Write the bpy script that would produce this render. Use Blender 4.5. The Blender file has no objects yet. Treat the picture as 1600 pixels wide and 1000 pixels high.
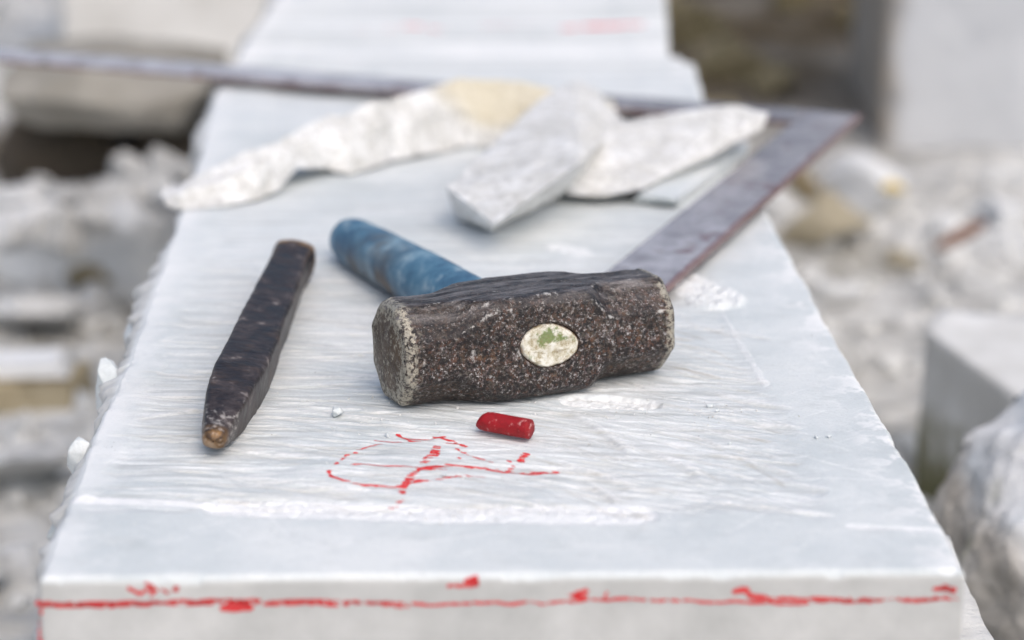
import bpy, bmesh, math, random
import numpy as np
from mathutils import Vector, Matrix

random.seed(7)
rng = np.random.default_rng(11)
scene = bpy.context.scene
COL = scene.collection

# ------------------------------------------------------------------ camera
F = 3600.0                       # focal length in pixels of a 1600 px wide picture
CAMH = 0.317
PITCH = math.atan(1104.0 / F)
cam_data = bpy.data.cameras.new("camera")
cam = bpy.data.objects.new("camera", cam_data)
COL.objects.link(cam)
cam.location = (0, 0, CAMH)
cam.rotation_euler = (math.pi / 2 - PITCH, 0, 0)
cam_data.sensor_width = 36.0
cam_data.lens = 36.0 * F / 1600.0
cam_data.clip_start = 0.02
cam_data.clip_end = 200.0
cam_data.dof.use_dof = True
cam_data.dof.focus_distance = 0.957
cam_data.dof.aperture_fstop = 5.4
scene.camera = cam

# ------------------------------------------------------------------ light
SUN_EL, SUN_AZ = math.radians(54), math.radians(152)
world = bpy.data.worlds.new("World")
scene.world = world
world.use_nodes = True
wn = world.node_tree
wn.nodes.clear()
wo = wn.nodes.new("ShaderNodeOutputWorld")
wb = wn.nodes.new("ShaderNodeBackground")
ws = wn.nodes.new("ShaderNodeTexSky")
ws.sky_type = 'NISHITA'
ws.sun_disc = False
ws.sun_elevation = SUN_EL
ws.sun_rotation = SUN_AZ
ws.air_density = 1.0
ws.dust_density = 4.5
ws.ozone_density = 1.0
wb.inputs[1].default_value = 0.15
wn.links.new(ws.outputs[0], wb.inputs[0])
wn.links.new(wb.outputs[0], wo.inputs[0])
sl = bpy.data.lights.new("sun", 'SUN')
sl.energy = 1.15
sl.angle = math.radians(95)
sl.color = (1.0, 0.985, 0.965)
sun = bpy.data.objects.new("sun", sl)
COL.objects.link(sun)
sdir = Vector((math.sin(SUN_AZ) * math.cos(SUN_EL), math.cos(SUN_AZ) * math.cos(SUN_EL), math.sin(SUN_EL)))
sun.rotation_euler = sdir.to_track_quat('Z', 'Y').to_euler()

scene.view_settings.view_transform = 'Standard'
scene.view_settings.look = 'None'
scene.view_settings.gamma = 1.0
scene.view_settings.exposure = 0.12
scene.view_settings.use_curve_mapping = False
scene.cycles.max_bounces = 6
scene.cycles.diffuse_bounces = 4
scene.cycles.use_denoising = True

CP, SP = math.cos(PITCH), math.sin(PITCH)


def ray(px, py):
    u = (px - 800.0) / F
    v = (py - 500.0) / F
    return Vector((u, CP - v * SP, -SP - v * CP))


def G(px, py, z=0.0):
    """where a sight line of the photograph meets the level z"""
    r = ray(px, py)
    t = (z - CAMH) / r.z
    return Vector((r.x * t, r.y * t, z))


def W(px, py, Y):
    """where a sight line meets the upright plane at distance Y"""
    r = ray(px, py)
    t = Y / r.y
    return Vector((r.x * t, Y, CAMH + r.z * t))


# ------------------------------------------------------------------ noise
def _hash(ix, iy, iz, seed):
    h = (ix * 374761393 + iy * 668265263 + iz * 2147483647 + seed * 974634777) & 0xFFFFFFFF
    h = ((h ^ (h >> 13)) * 1274126177) & 0xFFFFFFFF
    h = ((h ^ (h >> 16)) * 2246822519) & 0xFFFFFFFF
    return ((h ^ (h >> 15)) & 0xFFFFFF).astype(np.float64) / float(0xFFFFFF)


def vnoise(x, y, z, seed=0):
    x = np.asarray(x, float); y = np.asarray(y, float) + 0 * x; z = np.asarray(z, float) + 0 * x
    xi = np.floor(x).astype(np.int64); yi = np.floor(y).astype(np.int64); zi = np.floor(z).astype(np.int64)
    fx = x - xi; fy = y - yi; fz = z - zi
    fx = fx * fx * (3 - 2 * fx); fy = fy * fy * (3 - 2 * fy); fz = fz * fz * (3 - 2 * fz)
    def c(a, b, d):
        return _hash(xi + a, yi + b, zi + d, seed)
    a = (c(0, 0, 0) * (1 - fx) + c(1, 0, 0) * fx) * (1 - fy) + (c(0, 1, 0) * (1 - fx) + c(1, 1, 0) * fx) * fy
    b = (c(0, 0, 1) * (1 - fx) + c(1, 0, 1) * fx) * (1 - fy) + (c(0, 1, 1) * (1 - fx) + c(1, 1, 1) * fx) * fy
    return (a * (1 - fz) + b * fz) * 2 - 1


def fbm(x, y, z, seed=0, octv=4, gain=0.5):
    s = 0; a = 1.0; t = 0
    for i in range(octv):
        s = s + a * vnoise(x * 2 ** i, y * 2 ** i, z * 2 ** i, seed + i * 17)
        t += a; a *= gain
    return s / t


def sstep(a, b, x):
    t = np.clip((x - a) / (b - a), 0, 1)
    return t * t * (3 - 2 * t)


# ------------------------------------------------------------------ object helpers
def link(o, parent=None):
    COL.objects.link(o)
    if parent is not None:
        o.parent = parent
    return o


def tag(o, label=None, cat=None, group=None, kind=None):
    if label: o["label"] = label
    if cat: o["category"] = cat
    if group: o["group"] = group
    if kind: o["kind"] = kind
    return o


def mesh_np(name, co, faces, mat, smooth=True, attrs=None):
    me = bpy.data.meshes.new(name)
    co = np.asarray(co, dtype=np.float32)
    faces = np.asarray(faces, dtype=np.int32)
    n, k = faces.shape
    me.vertices.add(len(co)); me.vertices.foreach_set("co", co.ravel())
    me.loops.add(n * k); me.loops.foreach_set("vertex_index", faces.ravel())
    me.polygons.add(n); me.polygons.foreach_set("loop_start", np.arange(0, n * k, k, dtype=np.int32))
    try:
        me.polygons.foreach_set("loop_total", np.full(n, k, dtype=np.int32))
    except Exception:
        pass
    me.polygons.foreach_set("use_smooth", np.full(n, smooth, dtype=bool))
    if attrs:
        for a, v in attrs.items():
            at = me.attributes.new(a, 'FLOAT', 'POINT')
            at.data.foreach_set("value", np.asarray(v, dtype=np.float32).ravel())
    me.update(calc_edges=True)
    me.validate()
    me.materials.append(mat)
    return bpy.data.objects.new(name, me)


# ------------------------------------------------------------------ material helper
class M:
    def __init__(s, name, rough=0.7, metal=0.0, spec=0.5):
        s.m = bpy.data.materials.new(name)
        s.m.use_nodes = True
        s.t = s.m.node_tree
        s.b = s.t.nodes["Principled BSDF"]
        s.b.inputs["Roughness"].default_value = rough
        s.b.inputs["Metallic"].default_value = metal
        s.b.inputs["Specular IOR Level"].default_value = spec
        s.tc = s.t.nodes.new("ShaderNodeTexCoord")

    def n(s, typ, **kw):
        nd = s.t.nodes.new(typ)
        for k, v in kw.items():
            setattr(nd, k, v)
        return nd

    def l(s, a, b):
        s.t.links.new(a, b)

    def coord(s, scale=(1, 1, 1), rot=(0, 0, 0)):
        mp = s.n("ShaderNodeMapping")
        mp.inputs["Scale"].default_value = scale
        mp.inputs["Rotation"].default_value = rot
        s.l(s.tc.outputs["Object"], mp.inputs[0])
        return mp.outputs[0]

    def noise(s, scale, detail=6, rough=0.55, vec=None, dist=0.0):
        nd = s.n("ShaderNodeTexNoise")
        nd.inputs["Scale"].default_value = scale
        nd.inputs["Detail"].default_value = detail
        nd.inputs["Roughness"].default_value = rough
        nd.inputs["Distortion"].default_value = dist
        s.l(vec if vec is not None else s.tc.outputs["Object"], nd.inputs["Vector"])
        return nd.outputs[0]

    def vor(s, scale, feature='F1', vec=None, out=0):
        nd = s.n("ShaderNodeTexVoronoi", feature=feature)
        nd.inputs["Scale"].default_value = scale
        s.l(vec if vec is not None else s.tc.outputs["Object"], nd.inputs["Vector"])
        return nd.outputs[out]

    def attr(s, name):
        nd = s.n("ShaderNodeAttribute", attribute_name=name)
        return nd.outputs["Fac"]

    def ramp(s, fac, stops, interp='LINEAR'):
        nd = s.n("ShaderNodeValToRGB")
        cr = nd.color_ramp
        cr.interpolation = interp
        while len(cr.elements) < len(stops):
            cr.elements.new(0.5)
        for e, (p, c) in zip(cr.elements, stops):
            e.position = p
            e.color = (*c, 1) if len(c) == 3 else c
        s.l(fac, nd.inputs[0])
        return nd.outputs[0]

    def step(s, fac, a, b):
        nd = s.n("ShaderNodeMapRange")
        nd.inputs[1].default_value = a
        nd.inputs[2].default_value = b
        s.l(fac, nd.inputs[0])
        return nd.outputs[0]

    def math(s, op, a, b=None):
        nd = s.n("ShaderNodeMath", operation=op)
        for i, v in enumerate((a, b)):
            if v is None: continue
            if isinstance(v, (int, float)): nd.inputs[i].default_value = v
            else: s.l(v, nd.inputs[i])
        return nd.outputs[0]

    def mix(s, fac, a, b, blend='MIX'):
        nd = s.n("ShaderNodeMix", data_type='RGBA', blend_type=blend)
        for i, v in ((0, fac), (6, a), (7, b)):
            if isinstance(v, (int, float)): nd.inputs[i].default_value = v
            elif isinstance(v, tuple): nd.inputs[i].default_value = (*v, 1)
            else: s.l(v, nd.inputs[i])
        return nd.outputs[2]

    def bump(s, h, strength, dist, prev=None):
        nd = s.n("ShaderNodeBump")
        nd.inputs["Strength"].default_value = strength
        nd.inputs["Distance"].default_value = dist
        s.l(h, nd.inputs["Height"])
        if prev is not None: s.l(prev, nd.inputs["Normal"])
        return nd.outputs[0]

    def done(s, col=None, rough=None, normal=None):
        if col is not None:
            if isinstance(col, tuple): s.b.inputs["Base Color"].default_value = (*col, 1)
            else: s.l(col, s.b.inputs["Base Color"])
        if rough is not None: s.l(rough, s.b.inputs["Roughness"])
        if normal is not None: s.l(normal, s.b.inputs["Normal"])
        return s.m


# --- marble of the slab
def mat_slab():
    m = M("slab_marble", 0.55, 0, 0.35)
    cloud = m.noise(9, 8, 0.66)
    base = m.ramp(cloud, [(0.33, (0.53, 0.58, 0.59)), (0.5, (0.645, 0.685, 0.69)), (0.66, (0.75, 0.775, 0.77))])
    mot = m.noise(75, 6, 0.7)
    base = m.mix(m.math('MULTIPLY', m.step(mot, 0.52, 0.66), 0.42), base, (0.80, 0.82, 0.815))
    mot2 = m.noise(48, 6, 0.7, m.coord((1, 1.6, 1), (0, 0, 0.6)))
    base = m.mix(m.math('MULTIPLY', m.step(mot2, 0.53, 0.66), 0.40), base, (0.50, 0.535, 0.535))
    streak = m.noise(1, 7, 0.62, m.coord((14, 190, 60), (0, 0, math.radians(17))), 0.4)
    sfac = m.math('MULTIPLY', m.step(streak, 0.49, 0.63), m.attr("worked"))
    base = m.mix(m.math('MULTIPLY', sfac, 0.66), base, (0.45, 0.47, 0.465))
    streak2 = m.noise(1, 6, 0.6, m.coord((22, 330, 80), (0, 0, math.radians(19))), 0.3)
    s2 = m.math('MULTIPLY', m.step(streak2, 0.51, 0.62), m.attr("worked"))
    base = m.mix(m.math('MULTIPLY', s2, 0.6), base, (0.84, 0.85, 0.845))
    grain = m.noise(700, 4, 0.8)
    base = m.mix(m.math('MULTIPLY', m.step(grain, 0.50, 0.64), 0.30), base, (0.45, 0.46, 0.46))
    base = m.mix(m.attr("crush"), base, (0.90, 0.90, 0.895))
    base = m.mix(m.attr("dirt_shade"), base, (0.40, 0.38, 0.33))
    sp = m.vor(260)
    spn = m.noise(60, 2)
    sf = m.math('MULTIPLY', m.math('LESS_THAN', sp, 0.09), m.step(spn, 0.60, 0.66))
    base = m.mix(m.math('MULTIPLY', sf, 0.75), base, (0.12, 0.11, 0.10))
    # greyer side faces below the worked top
    face = m.noise(35, 6, 0.6)
    side = m.ramp(face, [(0.3, (0.47, 0.475, 0.46)), (0.7, (0.64, 0.64, 0.625))])
    base = m.mix(m.attr("side"), base, side)
    b = m.bump(m.noise(1, 6, 0.7, m.coord((160, 900, 400), (0, 0, math.radians(15)))), 0.35, 0.0006)
    b = m.bump(grain, 0.5, 0.0005, b)
    m.b.inputs["Subsurface Weight"].default_value = 0.04
    m.b.inputs["Subsurface Radius"].default_value = (0.004, 0.004, 0.0035)
    m.b.inputs["Subsurface Scale"].default_value = 1.0
    return m.done(base, None, b)


def mat_chip(name="chip_marble"):
    m = M(name, 0.6, 0, 0.4)
    m.b.inputs["Subsurface Weight"].default_value = 0.2
    m.b.inputs["Subsurface Radius"].default_value = (0.006, 0.006, 0.0055)
    m.b.inputs["Subsurface Scale"].default_value = 1.0
    a = m.noise(45, 7, 0.68)
    c = m.ramp(a, [(0.28, (0.54, 0.535, 0.50)), (0.48, (0.72, 0.72, 0.70)), (0.66, (0.86, 0.865, 0.86))])
    g = m.noise(190, 5, 0.75)
    c = m.mix(m.math('MULTIPLY', m.step(g, 0.48, 0.58), 0.6), c, (0.42, 0.41, 0.375))
    pat = m.noise(70, 5, 0.6)
    pc = m.ramp(pat, [(0.3, (0.50, 0.43, 0.27)), (0.7, (0.66, 0.59, 0.42))])
    c = m.mix(m.attr("patina_shade"), c, pc)
    b = m.bump(a, 0.6, 0.004)
    b = m.bump(g, 0.5, 0.0009, b)
    return m.done(c, None, b)


def mat_stone(name, lo, mid, hi, moss=None, scale=9):
    m = M(name, 0.85, 0, 0.25)
    oi = m.n("ShaderNodeObjectInfo")
    a = m.noise(scale, 7, 0.62)
    r = m.math('ADD', m.math('MULTIPLY', a, 0.6), m.math('MULTIPLY', oi.outputs["Random"], 0.4))
    c = m.ramp(r, [(0.25, lo), (0.5, mid), (0.72, hi)])
    if moss:
        g = m.noise(scale * 0.7, 6, 0.65)
        c = m.mix(m.step(g, 0.50, 0.62), c, moss)
    b = m.bump(m.noise(scale * 6, 6, 0.65), 0.6, 0.006)
    return m.done(c, None, b)


def mat_iron(name="hammer_iron"):
    m = M(name, 0.5, 0.35, 0.5)
    big = m.noise(45, 5, 0.6)
    c = m.ramp(big, [(0.32, (0.013, 0.010, 0.009)), (0.5, (0.032, 0.022, 0.017)), (0.68, (0.066, 0.048, 0.038))])
    # coarse cast grain: dark pits and light grains
    g = m.noise(520, 3, 0.8)
    g2 = m.noise(700, 3, 0.8)
    rust = m.noise(400, 3, 0.75)
    gm = m.math('MULTIPLY', m.attr("grain"), m.ramp(m.noise(90, 4, 0.6), [(0.32, (0.25,) * 3), (0.58, (1.0,) * 3)]))
    c = m.mix(m.math('MULTIPLY', m.step(rust, 0.51, 0.60), m.math('MULTIPLY', gm, 0.85)), c, (0.115, 0.048, 0.028))
    c = m.mix(m.math('MULTIPLY', m.step(g, 0.53, 0.61), m.math('MULTIPLY', gm, 0.85)), c, (0.16, 0.125, 0.125))
    c = m.mix(m.math('MULTIPLY', m.step(g2, 0.555, 0.63), m.math('MULTIPLY', gm, 0.95)), c, (0.50, 0.48, 0.47))
    rp = m.noise(110, 6, 0.75)
    c = m.mix(m.math('MULTIPLY', m.step(rp, 0.56, 0.66), m.math('MULTIPLY', m.attr('grain'), 0.7)), c, (0.15, 0.075, 0.035))
    pit = m.noise(380, 2, 0.7, m.coord((1.1, 1, 1), (0.4, 0.3, 0.2)))
    c = m.mix(m.math('MULTIPLY', m.step(pit, 0.50, 0.58), 0.8), c, (0.008, 0.007, 0.008))
    # smooth worn oxide along the facet borders
    on = m.noise(120, 5, 0.65)
    c = m.mix(m.math('MULTIPLY', m.attr("dark"), m.step(on, 0.36, 0.54)), c, (0.016, 0.014, 0.016))
    # grey sky sheen painted as streaks on the upper facet
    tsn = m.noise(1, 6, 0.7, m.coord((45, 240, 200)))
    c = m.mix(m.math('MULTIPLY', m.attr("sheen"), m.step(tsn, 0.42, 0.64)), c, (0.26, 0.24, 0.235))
    # marble dust on the edges and hollows
    dn = m.noise(260, 6, 0.75)
    dn2 = m.noise(60, 4, 0.6)
    df = m.step(m.math('ADD', m.math('ADD', m.math('MULTIPLY', dn, 0.8), m.math('MULTIPLY', dn2, 0.35)), m.math('MULTIPLY', m.attr("dust"), 0.34)), 0.665, 0.77)
    c = m.mix(m.math('MULTIPLY', df, 0.85), c, (0.56, 0.54, 0.51))
    # tan battered rim and face of the striking end
    br = m.noise(70, 4, 0.6)
    c = m.mix(m.math('MULTIPLY', m.attr("face"), m.step(br, 0.25, 0.6)), c, (0.125, 0.088, 0.058))
    tn = m.noise(430, 5, 0.8)
    tf = m.step(m.math('ADD', tn, m.math('MULTIPLY', m.attr("rim"), 0.11)), 0.55, 0.62)
    c = m.mix(m.math('MULTIPLY', tf, m.math('MINIMUM', 1.0, m.math('ADD', m.attr("rim"), m.attr("face")))), c, (0.42, 0.385, 0.31))
    tk = m.noise(520, 4, 0.8, m.coord((1, 1, 1), (1, 2, 0.5)))
    c = m.mix(m.math('MULTIPLY', m.step(tk, 0.52, 0.62), m.math('MULTIPLY', m.attr("rim"), 0.75)), c, (0.05, 0.042, 0.036))
    rough = m.ramp(dn, [(0.3, (0.30,) * 3), (0.7, (0.58,) * 3)])
    h = m.math('ADD', g, m.math('MULTIPLY', g2, 0.6))
    b = m.bump(h, 0.75, 0.0007)
    b = m.bump(m.noise(160, 5, 0.65), 0.5, 0.0012, b)
    return m.done(c, rough, b)


def mat_chisel():
    m = M("chisel_steel", 0.42, 0.35, 0.4)
    v = m.coord((90, 75, 90), (0, 0, 0.5))
    a = m.noise(1, 6, 0.65, v, 0.3)
    c = m.ramp(a, [(0.30, (0.012, 0.009, 0.009)), (0.48, (0.034, 0.025, 0.024)), (0.60, (0.075, 0.058, 0.055)), (0.70, (0.30, 0.26, 0.24))])
    sc = m.noise(1, 6, 0.7, m.coord((160, 520, 160), (0, 0, math.radians(12))))
    c = m.mix(m.math('MULTIPLY', m.step(sc, 0.60, 0.74), 0.35), c, (0.26, 0.20, 0.18))
    d = m.noise(330, 5, 0.75)
    c = m.mix(m.math('MULTIPLY', m.step(m.math('ADD', d, m.math('MULTIPLY', m.attr("dust"), 0.16)), 0.66, 0.76), 0.85), c, (0.50, 0.46, 0.42))
    r = m.noise(240, 4, 0.6)
    c = m.mix(m.math('MULTIPLY', m.attr("rust"), m.step(r, 0.34, 0.56)), c, (0.34, 0.18, 0.055))
    ro = m.ramp(a, [(0.3, (0.32,) * 3), (0.7, (0.55,) * 3)])
    b = m.bump(a, 0.25, 0.0008)
    b = m.bump(sc, 0.4, 0.0006, b)
    b = m.bump(d, 0.4, 0.0004, b)
    return m.done(c, ro, b)


def mat_paint():
    m = M("blue_paint", 0.55, 0, 0.45)
    a = m.noise(42, 6, 0.65)
    c = m.ramp(a, [(0.32, (0.03, 0.085, 0.16)), (0.48, (0.075, 0.185, 0.28)), (0.64, (0.20, 0.33, 0.42))])
    w = m.noise(85, 6, 0.7)
    c = m.mix(m.math('MULTIPLY', m.step(w, 0.55, 0.68), 0.55), c, (0.42, 0.49, 0.53))
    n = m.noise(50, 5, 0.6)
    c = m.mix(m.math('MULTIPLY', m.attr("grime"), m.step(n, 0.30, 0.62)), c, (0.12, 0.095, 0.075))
    b = m.bump(w, 0.4, 0.0012)
    return m.done(c, None, b)


def mat_wood_plug():
    m = M("end_grain_wood", 0.8, 0, 0.25)
    a = m.noise(330, 5, 0.7)
    c = m.ramp(a, [(0.34, (0.34, 0.28, 0.17)), (0.46, (0.58, 0.54, 0.42)), (0.60, (0.76, 0.74, 0.66))])
    g = m.noise(130, 5, 0.65)
    g = m.math('ADD', m.math('MULTIPLY', g, 0.6), m.math('MULTIPLY', m.noise(420, 4, 0.7), 0.4))
    c = m.mix(m.math('MULTIPLY', m.step(m.math('ADD', g, m.math('MULTIPLY', m.attr("green"), 0.20)), 0.58, 0.66), 0.85), c, (0.13, 0.19, 0.04))
    ck = m.noise(1, 5, 0.7, m.coord((160, 100, 520), (0, 0.5, 0)))
    c = m.mix(m.math('MULTIPLY', m.step(ck, 0.57, 0.63), 0.6), c, (0.25, 0.20, 0.12))
    br = m.noise(190, 4, 0.7)
    c = m.mix(m.math('MULTIPLY', m.step(br, 0.62, 0.72), 0.7), c, (0.30, 0.22, 0.11))
    c = m.mix(m.attr("rimline"), c, (0.16, 0.06, 0.02))
    b = m.bump(a, 0.7, 0.0008)
    return m.done(c, None, b)


def mat_square():
    m = M("square_steel", 0.27, 0.2, 0.9)
    a = m.noise(28, 7, 0.65, None, 0.6)
    c = m.ramp(a, [(0.3, (0.14, 0.125, 0.13)), (0.5, (0.23, 0.205, 0.215)), (0.66, (0.38, 0.36, 0.37))])
    d = m.noise(160, 5, 0.75)
    c = m.mix(m.math('MULTIPLY', m.step(d, 0.50, 0.64), 0.5), c, (0.56, 0.54, 0.53))
    dd = m.noise(60, 6, 0.65)
    c = m.mix(m.math('MULTIPLY', m.attr("dust_sheen"), m.step(dd, 0.30, 0.58)), c, (0.64, 0.625, 0.66))
    c = m.mix(m.attr("rust"), c, (0.15, 0.045, 0.035))
    b = m.bump(d, 0.35, 0.0008)
    return m.done(c, None, b)


def mat_crayon():
    m = M("red_wax", 0.55, 0, 0.4)
    a = m.noise(320, 5, 0.7)
    c = m.ramp(a, [(0.3, (0.20, 0.003, 0.006)), (0.6, (0.34, 0.005, 0.010))])
    d = m.noise(420, 4, 0.7)
    c = m.mix(m.math('MULTIPLY', m.step(m.math('ADD', d, m.math('MULTIPLY', m.attr("end"), 0.09)), 0.61, 0.68), 0.55), c, (0.74, 0.42, 0.40))
    b = m.bump(a, 0.5, 0.0006)
    return m.done(c, None, b)


def mat_mark():
    m = M("red_crayon_mark", 0.6, 0, 0.3)
    a = m.noise(1300, 3, 0.7)
    c = m.ramp(a, [(0.32, (0.58, 0.012, 0.018)), (0.52, (0.68, 0.035, 0.04)), (0.66, (0.80, 0.26, 0.24))])
    return m.done(c)


MAT_SLAB = mat_slab()
MAT_CHIP = mat_chip()
MAT_WHITE = mat_stone("white_rubble", (0.58, 0.575, 0.55), (0.78, 0.785, 0.775), (0.86, 0.87, 0.87))
def mat_mossfoot():
    m = M("mossy_foot_marble", 0.85, 0, 0.25)
    a = m.noise(9, 7, 0.62)
    c = m.ramp(a, [(0.3, (0.56, 0.56, 0.54)), (0.65, (0.82, 0.83, 0.83))])
    g = m.noise(30, 6, 0.65)
    c = m.mix(m.step(m.math('ADD', g, m.math('MULTIPLY', m.attr("patina_shade"), 0.5)), 0.62, 0.95), c, (0.20, 0.19, 0.10))
    return m.done(c, None, m.bump(a, 0.5, 0.006))


MAT_MOSSFOOT = mat_mossfoot()
MAT_GREY = mat_stone("grey_boulder", (0.25, 0.235, 0.20), (0.42, 0.40, 0.36), (0.56, 0.55, 0.52))
MAT_MOSSY = mat_stone("mossy_rubble", (0.11, 0.085, 0.045), (0.20, 0.165, 0.095), (0.33, 0.29, 0.19), (0.085, 0.078, 0.03))
MAT_TAN = mat_stone("tan_stone", (0.24, 0.19, 0.11), (0.38, 0.32, 0.21), (0.50, 0.45, 0.34))
MAT_IRON = mat_iron()
MAT_CHISEL = mat_chisel()
MAT_PAINT = mat_paint()
MAT_PLUG = mat_wood_plug()
MAT_SQUARE = mat_square()
MAT_CRAYON = mat_crayon()
MAT_MARK = mat_mark()

GZ = -0.30      # the quarry floor

# ------------------------------------------------------------------ ground
def mat_ground():
    m = M("quarry_floor", 1.0, 0, 0.0)
    a = m.noise(2.2, 8, 0.7)
    c = m.ramp(a, [(0.34, (0.34, 0.32, 0.27)), (0.48, (0.56, 0.555, 0.53)), (0.62, (0.72, 0.725, 0.71))])
    v = m.vor(34, out=1)
    vv = m.ramp(v, [(0.2, (0.6,) * 3), (0.8, (1.0,) * 3)])
    c = m.mix(0.6, c, vv, 'MULTIPLY')
    c = m.mix(m.math('MULTIPLY', m.attr("soil_shade"), 1.0), c, (0.075, 0.055, 0.030))
    b = m.bump(m.vor(34), 0.8, 0.02)
    return m.done(c, None, b)


n = 260
g = np.linspace(-1, 1, n)
gx = np.sign(g) * np.abs(g) ** 2.2 * 40
gy = gx + 2.0
GX, GY = np.meshgrid(gx, gy)


def ground_h(x, y):
    h = GZ + 0.035 * fbm(x * 3, y * 3, 0, 5, 4)
    h = h + 0.10 * sstep(3.4, 6.0, y)
    return h


GH = ground_h(GX, GY)
soil_shade = np.exp(-(((GX + 0.50) / 0.42) ** 2 + ((GY - 2.78) / 0.24) ** 2) ** 2) + 0.95 * sstep(2.55, 2.95, GY) * sstep(0.1, 0.25, GX) * sstep(0.75, 0.5, GX - 0.3 * (GY - 2.6)) * sstep(6.5, 5.5, GY)  # left patch: soil kept dark to paint the shaded gap
soil_shade = np.clip(soil_shade * (0.9 + 0.3 * fbm(GX * 6, GY * 6, 0, 9)), 0, 1)
idx = np.arange(n * n).reshape(n, n)
fc = np.stack([idx[:-1, :-1], idx[:-1, 1:], idx[1:, 1:], idx[1:, :-1]], -1).reshape(-1, 4)
o = link(mesh_np("ground", np.stack([GX, GY, GH], -1).reshape(-1, 3), fc, mat_ground(), True, {"soil_shade": soil_shade}))
tag(o, "pale rubble strewn quarry floor far below the slab", kind="structure")

# ------------------------------------------------------------------ marble slab
LE = [(62, 902), (138, 701), (204, 550), (274, 358), (305, 269), (336, 148), (368, 95), (430, 0)]
RE = [(1505, 890), (1474, 826), (1400, 692), (1325, 565), (1205, 345), (1101, 162), (1084, 100), (1044, 84), (1040, 0)]
lp = [G(*p) for p in LE]
rp = [G(*p) for p in RE]
YB = 2.35
_ly = np.array([p.y for p in lp] + [YB]); _lx = np.array([p.x for p in lp] + [lp[-1].x - 0.01])
_ry = np.array([p.y for p in rp] + [YB]); _rx = np.array([p.x for p in rp] + [rp[-1].x + 0.01])
YF0, YF1 = lp[0].y, rp[0].y


def xl(Y):
    return np.interp(Y, _ly, _lx) + 0.0012 * fbm(Y * 40, 0, 0, 31)


def xr(Y):
    return np.interp(Y, _ry, _rx) + 0.0009 * fbm(Y * 45, 3, 0, 33)


def yf(u):
    return YF0 + (YF1 - YF0) * u


NX = 620
us = np.linspace(0, 1, NX)
yy = [0.0]
while yy[-1] < YB - YF0:
    d = yy[-1]
    yy.append(d + (0.00052 if d < 0.27 else 0.0009 if d < 0.45 else 0.0022 if d < 0.8 else 0.005))
vs = np.array(yy) / yy[-1]
NY = len(vs)
U, V = np.meshgrid(us, vs)
SY = yf(U) + (YB - yf(U)) * V
SX = xl(SY) + (xr(SY) - xl(SY)) * U
H = np.zeros_like(SX)
CR = np.zeros_like(SX)


def poly_dist_line(X, Y, pts):
    """signed-ish distance to a polyline"""
    best = np.full(X.shape, 9.0)
    for (a, b) in zip(pts[:-1], pts[1:]):
        dx, dy = b.x - a.x, b.y - a.y
        L2 = dx * dx + dy * dy + 1e-12
        t = np.clip(((X - a.x) * dx + (Y - a.y) * dy) / L2, 0, 1)
        best = np.minimum(best, np.hypot(X - a.x - t * dx, Y - a.y - t * dy))
    return best


# the worked field: rougher and about a millimetre lower than the margins
yfront = G(560, 800).y
lm = [G(*p) for p in [(120, 790), (205, 640), (300, 430), (390, 200)]]
rm = [G(*p) for p in [(1330, 800), (1262, 700), (1188, 560), (1130, 440), (1020, 180)]]
lx = np.interp(SY, [p.y for p in lm], [p.x for p in lm])
rx = np.interp(SY, [p.y for p in rm], [p.x for p in rm])
wob = 0.004 * fbm(SX * 60, SY * 60, 0, 3)
field = sstep(-0.001, 0.006, SY - yfront + wob) * sstep(0.0, 0.010, SX - lx + wob * 2) * sstep(0.0, 0.011, rx - SX + wob * 1.5)
worked = field * sstep(0.9, 0.35, (SY - yfront))
H -= 0.0008 * field
H += 0.00045 * fbm(SX * 30, SY * 30, 0, 21) * (0.4 + field)
H += 0.00012 * fbm(SX * 240, SY * 240, 0, 25) * (0.4 + field)
H += field * 0.00018 * fbm(SX * 28, (SY + 0.07 * (SX - lx) + 0.88 * (SX - lx) ** 2) * 190, 0, 41, 4, 0.6) * (0.55 + 0.6 * fbm(SX * 14, SY * 14, 0, 43, 2))


DIRT_SHADE = np.zeros_like(SX)


def stroke(x, y, L, w, depth, ang, bend=0.0, crush=0.4, lip=0.35, dirt_shade=0.0):
    r = L * 0.75
    i0 = np.searchsorted(vs, (y - r - YF0) / (YB - YF0) - 0.002); i1 = np.searchsorted(vs, (y + r - YF0) / (YB - YF0) + 0.002)
    i0 = max(0, i0); i1 = min(NY, i1)
    if i1 - i0 < 2: return
    j = (x - r - _lx[0]) / 0.32
    xs = SX[(i0 + i1) // 2]
    j0 = max(0, np.searchsorted(xs, x - r) - 6); j1 = min(NX, np.searchsorted(xs, x + r) + 6)
    if j1 - j0 < 2: return
    X = SX[i0:i1, j0:j1] - x; Y = SY[i0:i1, j0:j1] - y
    ca, sa = math.cos(ang), math.sin(ang)
    s = X * ca + Y * sa
    t = -X * sa + Y * ca - bend * (s * s - L * L / 12)
    e = np.clip(1 - (np.abs(s) / (L / 2)) ** 6, 0, 1) * (0.45 + 0.55 * np.clip(0.5 + s / L, 0, 1))
    prof = np.where(t > 0, np.exp(-(t / (w * 0.6)) ** 4), np.exp(-(t / (w * 2.4)) ** 2))
    H[i0:i1, j0:j1] -= depth * e * prof
    DIRT_SHADE[i0:i1, j0:j1] += dirt_shade * e * np.exp(-((t - w * 0.3) / (w * 0.8)) ** 2)  # groove shade painted in, along with dirt settled there
    lipp = np.exp(-((t - w * 1.5) / (w * 0.7)) ** 2) * e
    H[i0:i1, j0:j1] += depth * lip * lipp
    CR[i0:i1, j0:j1] += crush * lipp * (0.5 + 0.5 * vnoise(X * 900, Y * 900, 0, 2))


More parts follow.
